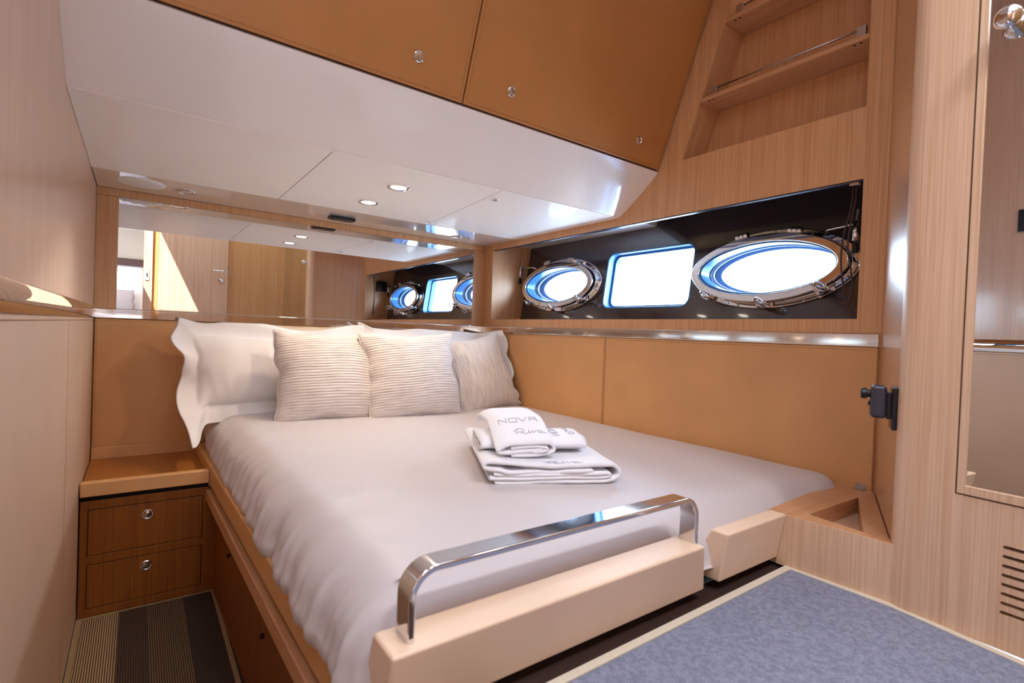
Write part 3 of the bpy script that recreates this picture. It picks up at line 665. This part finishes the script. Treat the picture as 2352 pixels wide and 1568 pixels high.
# chrome grab rail: flat bar bent over the footboard
yr0, yr1 = .634, .676
x0, x1, zb, ztp, r, th = .306, .970, -.432, -.327, .045, .011
path = [(x0, zb)] + [(x0 + r - r * math.cos(a), ztp - r + r * math.sin(a)) for a in [PI / 2 * i / 10 for i in range(11)]] + [(x1 - r + r * math.sin(a), ztp - r + r * math.cos(a)) for a in [PI / 2 * i / 10 for i in range(11)]] + [(x1, zb)]
pin = [(x0 + th, zb)] + [(x0 + r - (r - th) * math.cos(a), ztp - r + (r - th) * math.sin(a)) for a in [PI / 2 * i / 10 for i in range(11)]] + [(x1 - r + (r - th) * math.sin(a), ztp - r + (r - th) * math.cos(a)) for a in [PI / 2 * i / 10 for i in range(11)]] + [(x1 - th, zb)]
mb = MB(); n = len(path)
vs = []
for (a, b), (c, d) in zip(path, pin): vs += [(a, yr0, b), (a, yr1, b), (c, yr1, d), (c, yr0, d)]
fs = [(0, 1, 2, 3), tuple(4 * (n - 1) + k for k in (3, 2, 1, 0))]
for i in range(n - 1):
    for k in range(4): fs.append((4 * i + k, 4 * i + (k + 1) % 4, 4 * i + 4 + (k + 1) % 4, 4 * i + 4 + k))
mb.add(vs, fs).build('foot_rail', plain('polished_chrome_rail', (222, 222, 226), .07, 1), B, bevel=.0035, seg=3, label='flat chrome foot rail')

# ------------------------------------------------------------------ mattress with bedspread
def sm_(x, a, b): t = max(0, min(1, (x - a) / (b - a))); return t * t * (3 - 2 * t)
def bedspread():
    mb = MB(); X0, X1, Y0, Y1 = .262, 1.786, .668, 2.785
    rc = .10; nper = []
    # perimeter points (rounded rectangle), denser on the visible sides
    def seg(a, b, n): return [(a[0] + (b[0] - a[0]) * i / n, a[1] + (b[1] - a[1]) * i / n) for i in range(n)]
    per = []
    per += seg((X0, Y1), (X0, Y0 + rc), 220)
    per += [(X0 + rc - rc * math.cos(a), Y0 + rc - rc * math.sin(a)) for a in [PI / 2 * i / 26 for i in range(26)]]
    per += seg((X0 + rc, Y0), (X1 - .08, Y0), 140)
    per += [(X1 - .08 + .08 * math.sin(a), Y0 + .08 - .08 * math.cos(a)) for a in [PI / 2 * i / 14 for i in range(14)]]
    per += seg((X1, Y0 + .08), (X1, Y1), 60)
    per += seg((X1, Y1), (X0, Y1), 50)
    n = len(per); cx, cy = (X0 + X1) / 2, (Y0 + Y1) / 2
    # inward normals
    nr = []
    for i in range(n):
        a = Vector(per[i - 1]); b = Vector(per[(i + 1) % n]); t = (b - a).normalized(); nr.append(Vector((t.y, -t.x)) * -1)
    # check orientation
    if (Vector((cx, cy)) - Vector(per[100])).dot(nr[100]) < 0: nr = [-q for q in nr]
    er = .11; rings = []
    top = -.402
    ZB = -.58
    levels = []
    for z_ in [0, .12, .25, .38, .5, .62, .74, .86, 1.0]: levels.append(('side', z_))
    for a in [PI / 2 * i / 9 for i in range(1, 10)]: levels.append(('arc', a))
    pts = []
    for kind, q in levels:
        ring = []
        for i, ((x, y), nn) in enumerate(zip(per, nr)):
            left = max(0.0, min(1.0, (.5 - x) / .2)); front = max(0.0, min(1.0, (1.0 - y) / .25)); wall = max(sm_(x, 1.50, 1.76), sm_(y, 2.5, 2.75))
            zb = -.52 + (ZB + .52) * (1 - sm_(x, .30, .42)) if y < Y0 + rc else (ZB if x < .5 else -.545)
            e_ = er * (1 - .62 * wall)
            if kind == 'side':
                inset = 0; z = zb + (top - e_ - zb) * q; bul = math.sin(PI * q) * .010 - (1 - q) ** 2 * .022
            elif kind == 'arc':
                inset = e_ * (1 - math.cos(q)); z = top - e_ + e_ * math.sin(q); bul = 0
            else:
                inset = e_ + q; z = top; bul = 0
            s_ = y if x < .4 and y > Y0 + rc else x + y
            fold = 0
            dep = max(0.0, min(1.0, (top - z) / .10))
            if wall < .9:
                f1 = noise.noise(Vector((s_ * 11, z * 2.5, 3.1))) * .014 + noise.noise(Vector((s_ * 30, z * 4, 9.7))) * .007
                ridge = -abs(noise.noise(Vector((s_ * 19 + z * 3, z * 1.2, 1.7)))) * .028 - abs(noise.noise(Vector((s_ * 41 + z * 5, z * 1.8, 5.7)))) * .010
                fold = (f1 + ridge + .008) * dep * (left * 1.0 + .22 * (1 - left)) * (1 - wall)
            px = x + nn.x * (inset - bul - fold); py = y + nn.y * (inset - bul - fold)
            pz = z
            ring.append(Vector((px, py, pz)))
        rings.append(ring)
    N = 1
    for ring in rings: mb.v += [tuple(p_) for p_ in ring]
    for r_ in range(len(rings) - 1):
        for i in range(n): mb.f.append((r_ * n + i, r_ * n + (i + 1) % n, (r_ + 1) * n + (i + 1) % n, (r_ + 1) * n + i))
    last = (len(rings) - 1) * n
    # shrink to a spine to close the top
    R = rings[-1]
    for s_ in (.05, .1, .16, .23, .31, .4, .5, .6, .7, .8, .9, 1.0):
        base = len(mb.v); mb.v += [(p_.x + (cx - p_.x) * s_, p_.y + (min(Y1 - .7, max(Y0 + .7, p_.y)) - p_.y) * s_, p_.z) for p_ in R]
        for i in range(n): mb.f.append((last + i, last + (i + 1) % n, base + (i + 1) % n, base + i))
        last = base
    # gentle crown and creases on the top
    V = []
    for (x, y, z) in mb.v:
        if z > top - .03:
            t = (z - (top - .03)) / .03
            c = .012 * max(0, math.sin(PI * min(1, max(0, (x - X0) / (X1 - X0))))) * max(0, math.sin(PI * min(1, max(0, (y - Y0) / (Y1 - Y0))))) ** .5
            cr_ = noise.noise(Vector((x * 3, y * 3, .5))) * .004 + abs(noise.noise(Vector((x * 5 + y * 2, y * 4, 8.5)))) * .004
            le = math.exp(-((x - X0 - .10) / .09) ** 2); cr_ += le * noise.noise(Vector((x * 7, y * 15, 2.5))) * .006
            z += (c + cr_) * t
        V.append((x, y, z))
    mb.v = V
    return mb
bd = tag(bedspread().build('bedspread', M_sheet, smooth=True), 'champagne satin bedspread tucked over the mattress', 'bedspread')
bdm = thing('mattress', 'mattress under the bedspread, its dark underside edge showing at the bed foot corner', 'mattress', (1.0, 1.7, -.6))
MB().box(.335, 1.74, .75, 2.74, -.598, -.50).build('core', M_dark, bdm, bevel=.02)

# ------------------------------------------------------------------ pillows
def pillow(name, W, H, T, loc, rx, rz, mat, label, cat, group, nu=80, nv=60, fl=0.0, rib=0, ribdir='h', seed=0, roll=0, pinch=.05, piping=None, wrinkle=.0, wave=.0, bend=None, shape=2.2, corner=0):
    """local: x width, z height, y thickness; then roll about y, lean rx about x, yaw rz about z, and move"""
    T_ = thing(name, label, cat, loc, group)
    mb = MB(); uv = []
    Mx = Matrix.Rotation(rz, 4, 'Z') @ Matrix.Rotation(rx, 4, 'X') @ Matrix.Rotation(roll, 4, 'Y')
    Lc = Vector(loc)
    def outline(a, b):
        x = a * W / 2 * (1 - pinch * (1 - b * b) * abs(a) ** 3); z = b * H / 2 * (1 - pinch * (1 - a * a) * abs(b) ** 3)
        x += .012 * noise.noise(Vector((b * 3.3, seed * 3.1, a * .6))) * abs(a) * 1.6; z += .005 * noise.noise(Vector((a * 3.3, seed * 2.1, b * .6))) * abs(b) * 1.6
        return x, z
    fx = fl / (W / 2); fz = fl / (H / 2)
    for side in (1, -1):
        base = len(mb.v)
        for j in range(nv + 1):
            for i in range(nu + 1):
                a = -1 + 2 * i / nu; b = -1 + 2 * j / nv
                x, z = outline(a, b)
                au = min(1, abs(a) / (1 - fx)); bv = min(1, abs(b) / (1 - fz))
                th = (max(0, 1 - au ** shape)) ** .55 * (max(0, 1 - bv ** shape)) ** .55
                th = th * (1 - .12 * (b + 1) / 2)
                y = -side * T / 2 * th
                edge = max(abs(a), abs(b))
                if fl:
                    y += -side * .0015 * (0 if edge > .9999 else 1)
                    out_ = max(0, (abs(a) - (1 - fx)) / fx) if fx else 0; out2 = max(0, (abs(b) - (1 - fz)) / fz) if fz else 0
                    o_ = max(out_, out2)
                    y += wave * o_ * noise.noise(Vector((b * 1.9 + seed, a * 2.0, seed * 1.7))) * 2.4
                    x += wave * .55 * o_ * noise.noise(Vector((b * 1.7 + .3, seed, 2.2)))
                    z += wave * .9 * o_ * noise.noise(Vector((a * 1.8, seed, 7.2)))
                if wrinkle:
                    s1 = noise.noise(Vector((x * 9 + seed, z * 9, side))) ; s2 = abs(noise.noise(Vector((x * 14 + seed, z * 5 + x * 6, 4 + side))))
                    y += -side * wrinkle * (s1 - .9 * s2) * min(1, th * 2.5) 
                if rib:
                    q = z if ribdir == 'h' else x
                    o2 = x if ribdir == 'h' else z
                    kq = 1 if ribdir == 'h' else .45
                    ww = q + kq * .0035 * noise.noise(Vector((o2 * 7, q * 16, seed))) + .012 * kq * noise.noise(Vector((o2 * 3, q * 3, seed + 5)))
                    ph = ww / rib * PI
                    amp = .0050 * (.7 + .6 * abs(noise.noise(Vector((o2 * 8, q * 40, seed + 2)))))
                    y += -side * amp * (abs(math.sin(ph)) ** .8 - .5) * min(1, (1 - edge) * 30)
                if bend:
                    dd = bend(a, b); x += dd[0]; y += dd[1]; z += dd[2]
                p_ = Mx @ Vector((x, y, z)) + Lc
                mb.v.append(tuple(p_)); uv.append((a * .5 + .5, b * .5 + .5) if ribdir == 'h' else (b * .5 + .5, a * .5 + .5))
        for j in range(nv):
            for i in range(nu):
                q = base + j * (nu + 1) + i; mb.f.append((q, q + 1, q + nu + 2, q + nu + 1))
    mb.uv = uv
    o = mb.build('cover', mat, T_, smooth=True)
    # weld the rims of the two faces
    bm = bmesh.new(); bm.from_mesh(o.data); bmesh.ops.remove_doubles(bm, verts=bm.verts, dist=.0004 if not rib else .0002); bmesh.ops.recalc_face_normals(bm, faces=bm.faces); bm.to_mesh(o.data); bm.free()
    if piping:
        pts = []
        m_ = 50
        for k in range(4 * m_):
            s_ = k / m_; q = s_ % 1 * 2 - 1
            a, b = ((q, -1), (1, q), (-q, 1), (-1, -q))[int(s_)]
            x, z = outline(a, b); y = 0
            y += .004 * noise.noise(Vector((a * 5, b * 5, seed)))
            pts.append(Mx @ Vector((x, y, z)) + Lc)
        MB().tube(pts, .0035, 8, closed=True).build('piping', mat, T_, smooth=True)
    return T_
top = -.392
# beige shams standing behind
pillow('back_pillow', .60, .40, .06, (.60, 2.735, -.195), -.03, 0, M_cottonb, 'beige sham behind the left white pillow, only its top edge showing', 'pillow', 'beige shams against the headboard', 40, 30, seed=3)
pillow('back_pillow', .60, .37, .06, (1.36, 2.735, -.215), -.03, 0, M_cottonb, 'beige sham behind the right white pillow, only a corner showing', 'pillow', 'beige shams against the headboard', 40, 30, seed=4)
# white oxford pillows
def sm(x, a, b): t = max(0, min(1, (x - a) / (b - a))); return t * t * (3 - 2 * t)
def droop_l(a, b):
    L = sm(-a, .70, 1.0); D = sm(-b, .1, 1.0)
    dip = .030 * math.exp(-((a - .25) / .45) ** 2) * sm(b, 0, 1)
    return (.018 * L * math.sin(b * 6 + 1) + .03 * L * D, -.16 * L * D ** 1.4 - .03 * L * math.sin(b * 4.2), -.115 * L * D + .016 * L * sm(b, .6, 1) - dip)
def bend_r(a, b):
    L = sm(-a, .80, 1.0); Rr = sm(a, .72, 1.0)
    return (-.012 * Rr * (1 + math.sin(b * 9)) , -Rr * (.17 - .03 * b) - .02 * L * math.sin(b * 5), .035 * L * sm(b, .7, 1) - .02 * Rr * sm(b, .6, 1) - .012 * math.exp(-((a - .5) / .5) ** 2) * sm(b, 0, 1))
pillow('white_pillow', .84, .45, .18, (.555, 2.60, -.208), -.26, .02, M_cotton, 'white flanged pillow at the left, hanging over the nightstand side', 'pillow', 'white flanged pillows', 130, 90, fl=.075, seed=11, wrinkle=.007, wave=.020, pinch=.02, bend=droop_l)
pillow('white_pillow', .84, .45, .18, (1.37, 2.61, -.210), -.22, -.02, M_cotton, 'white flanged pillow at the right against the window wall', 'pillow', 'white flanged pillows', 130, 90, fl=.06, seed=23, wrinkle=.006, wave=.022, pinch=.02, bend=bend_r)
# ribbed cushions
pillow('ribbed_cushion', .475, .435, .20, (.70, 2.335, -.226), -.36, -.12, M_knit, 'beige ribbed cushion at the left of the three', 'cushion', 'beige ribbed cushions', 70, 300, rib=.0118, seed=1, pinch=.11, piping=True, wrinkle=.004)
pillow('ribbed_cushion', .475, .44, .21, (1.06, 2.245, -.219), -.34, -.05, M_knit, 'beige ribbed cushion in the middle, in front of the other two', 'cushion', 'beige ribbed cushions', 70, 300, rib=.0118, seed=2, pinch=.11, piping=True, wrinkle=.004, roll=-.03)
pillow('ribbed_cushion', .45, .435, .18, (1.512, 2.37, -.230), -.36, .10, M_knit, 'beige ribbed cushion at the right with upright ribs', 'cushion', 'beige ribbed cushions', 300, 70, rib=.0118, ribdir='v', seed=3, pinch=.10, piping=True, wrinkle=.004, roll=-.17)

# ------------------------------------------------------------------ towels
def catmull(P, k=8):
    P = [Vector(p_) for p_ in P]; out_ = []
    for i in range(len(P) - 1):
        p0 = P[max(0, i - 1)]; p1 = P[i]; p2 = P[i + 1]; p3 = P[min(len(P) - 1, i + 2)]
        for j in range(k):
            t = j / k; out_.append(.5 * ((2 * p1) + (-p0 + p2) * t + (2 * p0 - 5 * p1 + 4 * p2 - p3) * t * t + (-p0 + 3 * p1 - 3 * p2 + p3) * t ** 3))
    out_.append(P[-1]); return out_
def ribbon(mb, P, th, depth, ny, fr, seed=0, amp=.002, taper=0):
    """2D path (u, h) with thickness th extruded along v; fr maps (u, v, h) to world"""
    Q = catmull(P); N = len(Q); Lr = []; Rr = []
    for i, q in enumerate(Q):
        t = (Q[min(N - 1, i + 1)] - Q[max(0, i - 1)]).normalized(); nrm = Vector((-t.y, t.x)); e_ = 1 if 0 < i < N - 1 else .6
        Lr.append(q + nrm * th / 2 * e_); Rr.append(q - nrm * th / 2 * e_)
    ring = Lr + Rr[::-1]; n = len(ring); base = len(mb.v)
    for j in range(ny + 1):
        v = depth * j / ny; edge = min(j, ny - j); sh = 0 if edge > 0 else .0015
        for q in ring:
            wz = amp * noise.noise(Vector((q.x * 14, v * 9, seed))); wv = .006 * noise.noise(Vector((q.x * 10, q.y * 60, seed + 3 + (j > ny / 2) * 9))) if edge == 0 else 0
            mb.v.append(tuple(fr(q.x, v + wv, q.y + wz - (sh if q.y > .01 else 0))))
    for j in range(ny):
        for i in range(n): mb.f.append((base + j * n + i, base + j * n + (i + 1) % n, base + (j + 1) * n + (i + 1) % n, base + (j + 1) * n + i))
    # caps as quads across the ribbon
    for b0 in (base, base + ny * n):
        for i in range(N - 1): mb.f.append((b0 + i, b0 + i + 1, b0 + n - 2 - i, b0 + n - 1 - i))
yaw = -.44
u_ = Vector((math.cos(yaw), math.sin(yaw), 0)); v_ = Vector((-math.sin(yaw), math.cos(yaw), 0))
O_ = Vector((.722, 1.098, -.3925))
frT = lambda u, v, h: O_ + u_ * (u * .90 + .02) + v_ * v + Vector((0, 0, h)) 
TW = tag(MB().box(0, 0, 0, 0, 0, 0).build('x', M_terry), '', '') if False else None
mb = MB()
ribbon(mb, [(.015, .0075), (.10, .0065), (.2, .008), (.31, .0065), (.365, .010), (.392, .022), (.388, .040), (.36, .052), (.28, .050), (.18, .049), (.08, .056), (.005, .062), (-.018, .055), (-.012, .045), (.03, .041), (.06, .033), (.12, .036), (.18, .033), (.25, .036), (.31, .036)], .0095, .46, 26, frT, 1, .003)
ribbon(mb, [(.0, .022), (.01, .0195), (.10, .0175), (.2, .019), (.30, .0175), (.355, .020), (.362, .027), (.345, .0295), (.25, .027), (.15, .0275), (.08, .026), (.03, .029), (.012, .031)], .0085, .45, 26, frT, 2, .002)
big = tag(mb.build('folded_bath_towel', M_terry, smooth=True), 'large folded white towel lying on the bed under two small ones', 'towel', 'white towels on the bed')
def roll_cloth(name, frame, Wd, depth, seed, label, hgt=.04):
    h = hgt
    mb = MB()
    P = [(Wd * .52, .004), (Wd * .25, .004), (.012, .006), (-.002, h * .32), (.012, h * .5), (Wd * .3, h * .58), (Wd * .6, h * .62), (Wd * .84, h * .5), (Wd * .80, h * .3), (Wd * .5, h * .28), (Wd * .2, h * .26)]
    P2 = [(Wd * .2, .005), (Wd * .6, .0045), (Wd * .88, .007), (Wd, h * .45), (Wd * .93, h * .84), (Wd * .7, h * .93), (Wd * .4, h * .9), (.02, h * .84), (-.008, h * .55), (.0, h * .38), (.02, h * .3), (Wd * .3, h * .38), (Wd * .6, h * .42), (Wd * .78, h * .46)]
    ribbon(mb, P2, .0085, depth, 22, frame, seed, .002)
    ribbon(mb, [(.02, .012), (Wd * .3, .0125), (Wd * .7, .013), (Wd * .86, .018), (Wd * .84, .024), (Wd * .6, h * .68), (Wd * .3, h * .64), (.03, h * .6)], .0065, depth - .002, 22, frame, seed + 5, .0015)
    return tag(mb.build(name, M_terry, smooth=True), label, 'towel', 'white towels on the bed')
# roll lying crosswise: its fold section faces right
OB = frT(.0, .105, .060)
uB = Vector((math.cos(yaw + .04), math.sin(yaw + .04), 0)); vB = Vector((-uB.y, uB.x, 0))
frB = lambda u, v, h: OB + vB * u + uB * v * -1 + uB * .295 + Vector((0, 0, h))
clothB = roll_cloth('folded_face_towel', frB, .135, .31, 41, 'small folded white towel lying crosswise with lettering at its right end', .046)
yawA = -.30
uA = Vector((math.cos(yawA), math.sin(yawA), 0)); vA = Vector((-math.sin(yawA), math.cos(yawA), 0))
OA = frT(.035, .035, .058)
pitch = .16
def frA(u, v, h):
    z = h + .056 * sm_(v, -.03, .16) - .03 * sm_(v, .26, .40)
    return OA + uA * (u + v * .10) + vA * v * .99 + Vector((0, 0, z))
clothA = roll_cloth('folded_face_towel', frA, .155, .36, 61, 'small folded white towel on top of the pile with NOVA lettering on its face', .042)

def strokes(name, lines, fmap, wd, parent):
    """flat embroidered strokes, kept as thin raised bands following the towel face"""
    mb = MB()
    for ln in lines:
        Q = catmull([Vector(p_) for p_ in ln], 5) if len(ln) > 2 else [Vector(ln[0]).lerp(Vector(ln[1]), k / 6) for k in range(7)]
        mb.tube([fmap(q.x, q.y) for q in Q], wd, 6)
    return mb.build(name, M_thread, parent)
from mathutils.bvhtree import BVHTree
def topmap(obj, org, ex, ey):
    me = obj.data; bt = BVHTree.FromPolygons([v.co for v in me.vertices], [tuple(p_.vertices) for p_ in me.polygons])
    def f(u, v):
        p_ = org + ex * u + ey * v
        hit = bt.ray_cast(Vector((p_.x, p_.y, .2)), Vector((0, 0, -1)))
        return (hit[0] + Vector((0, 0, .0004))) if hit[0] is not None else Vector((p_.x, p_.y, org.z))
    return f
def poly(pts): return [[pts[i], pts[i + 1]] for i in range(len(pts) - 1)]
NOVA = poly([(0, 0), (.0, .017), (.022, .003), (.022, .020)]) + poly([(.030, .003), (.030, .019), (.053, .019), (.053, .003), (.030, .003)]) + poly([(.058, .020), (.070, .004), (.084, .021)]) + poly([(.090, .004), (.092, .020), (.110, .020), (.114, .003)]) + poly([(.091, .012), (.112, .012)])
SCRIPT = [[(.0, 0), (.006, .014), (.010, .022)], [(-.004, .012), (.010, .025), (.026, .024), (.030, .016), (.018, .010), (.006, .010)], [(.016, .010), (.026, .002), (.034, .001), (.040, .006)], [(.040, .006), (.044, .013), (.043, .003), (.050, .006)], [(.0455, .018), (.047, .0195)],
          [(.050, .006), (.055, .013), (.057, .003), (.066, .013), (.070, .010)], [(.084, .012), (.074, .013), (.072, .005), (.080, .003), (.085, .011), (.086, .004), (.096, .006)]]
fA = topmap(clothA, OA + uA * .022 + vA * .090, uA, (vA + uA * .10).normalized())
strokes('embroidery', [[(x * 1.03, y * 1.25) for x, y in l] for l in NOVA], fA, .0011, clothA)
fA2 = topmap(clothA, OA + uA * .056 + vA * .040, uA, vA)
strokes('embroidery', [[(x * .95, y * .9) for x, y in l] for l in SCRIPT], fA2, .0010, clothA)
fB = topmap(clothB, frB(.02, .075, .06), vB, -uB)
strokes('embroidery', [[(x * 1.0, -y * 1.2 + .02) for x, y in l] for l in NOVA], fB, .0010, clothB)
fB2 = topmap(clothB, frB(.035, .028, .06), vB, -uB)
strokes('embroidery', [[(x * .8, -y * .9 + .014) for x, y in l] for l in SCRIPT], fB2, .0009, clothB)
fT = topmap(big, frT(.17, .010, .07), u_, v_)
strokes('embroidery', [[(x * 1.05, y * .8) for x, y in l] for l in SCRIPT], fT, .0010, big)

# ------------------------------------------------------------------ far cabin seen through the doorway in the mirror
struct(MB().box(-1.6, 1.2, -3.4, -.50, ZU - .06, ZU).build('floor', M_carpr))
struct(MB().box(-1.6, 1.2, -3.4, -.50, 1.25, 1.3).build('ceiling', M_white))
fw = struct(MB().holed([(-1.6, ZU), (1.2, ZU), (1.2, 1.3), (-1.6, 1.3)], [[(-.60, .18), (-.18, .18), (-.18, .72), (-.60, .72)], [(-.08, .42), (.02, .42), (.02, .70), (-.08, .70)]], lambda u, v, w_: (u, w_, v), -3.44, -3.40).build('wall_far', M_farwall))
struct(MB().box(-1.64, -1.6, -3.4, -.50, ZU, 1.3).build('wall_far_left', M_farwall))
struct(MB().box(1.2, 1.24, -3.4, -.50, ZU, 1.3).build('wall_far_right', M_farwall))
wn2 = struct(MB().holed([(-.62, .16), (.04, .16), (.04, .74), (-.62, .74)], [[(-.58, .20), (-.38, .20), (-.38, .70), (-.58, .70)], [(-.35, .20), (-.18, .20), (-.18, .70), (-.35, .70)], [(-.08, .42), (.02, .42), (.02, .70), (-.08, .70)]], lambda u, v, w_: (u, w_, v), -3.40, -3.385).build('window_2', M_white))
MB().holed([(-.6, .18), (.02, .18), (.02, .72), (-.6, .72)], [], lambda u, v, w_: (u, w_, v), -3.425, -3.42).build('pane', M_glass, wn2)
tag(MB().box(-.7, .12, -3.38, -3.30, .74, .84).build('window_valance', M_brown, bevel=.006), 'brown valance above the far cabin window seen through the doorway', 'valance')
fb = thing('bed', 'bed with grey base in the far cabin, seen through the doorway in the mirror', 'bed', (-.2, -2.4, ZU))
MB().box(-.9, .5, -3.3, -1.5, ZU, -.12).build('bed_frame', M_grey, fb, bevel=.02)
MB().box(-.92, .52, -3.3, -1.48, -.12, .05).build('mattress', M_sheet, fb, bevel=.06, seg=4)
pillow('white_pillow', .70, .45, .16, (-.20, -3.1, .26), .3, PI, M_cotton, 'white pillow on the far cabin bed', 'pillow', 'far cabin pillows', 30, 20, seed=30, pinch=.03)
pillow('grey_cushion', .36, .36, .12, (-.22, -2.9, .22), .35, PI + .2, M_grey, 'grey cushion on the far cabin bed', 'cushion', 'far cabin cushions', 30, 30, seed=31, pinch=.06)
T = thing('ceiling_downlight', 'small warm downlight in the far cabin ceiling', 'ceiling light', (-.13, -2.4, 1.25))
MB().lathe((-.13, -2.4, 1.25), (0, 0, -1), [(.05, 0), (.05, .004), (.04, .006)], 24).build('bezel', M_chrome, T)
MB().lathe((-.13, -2.4, 1.244), (0, 0, -1), [(.038, 0), (.036, .004)], 24).build('lens', M_lens, T)
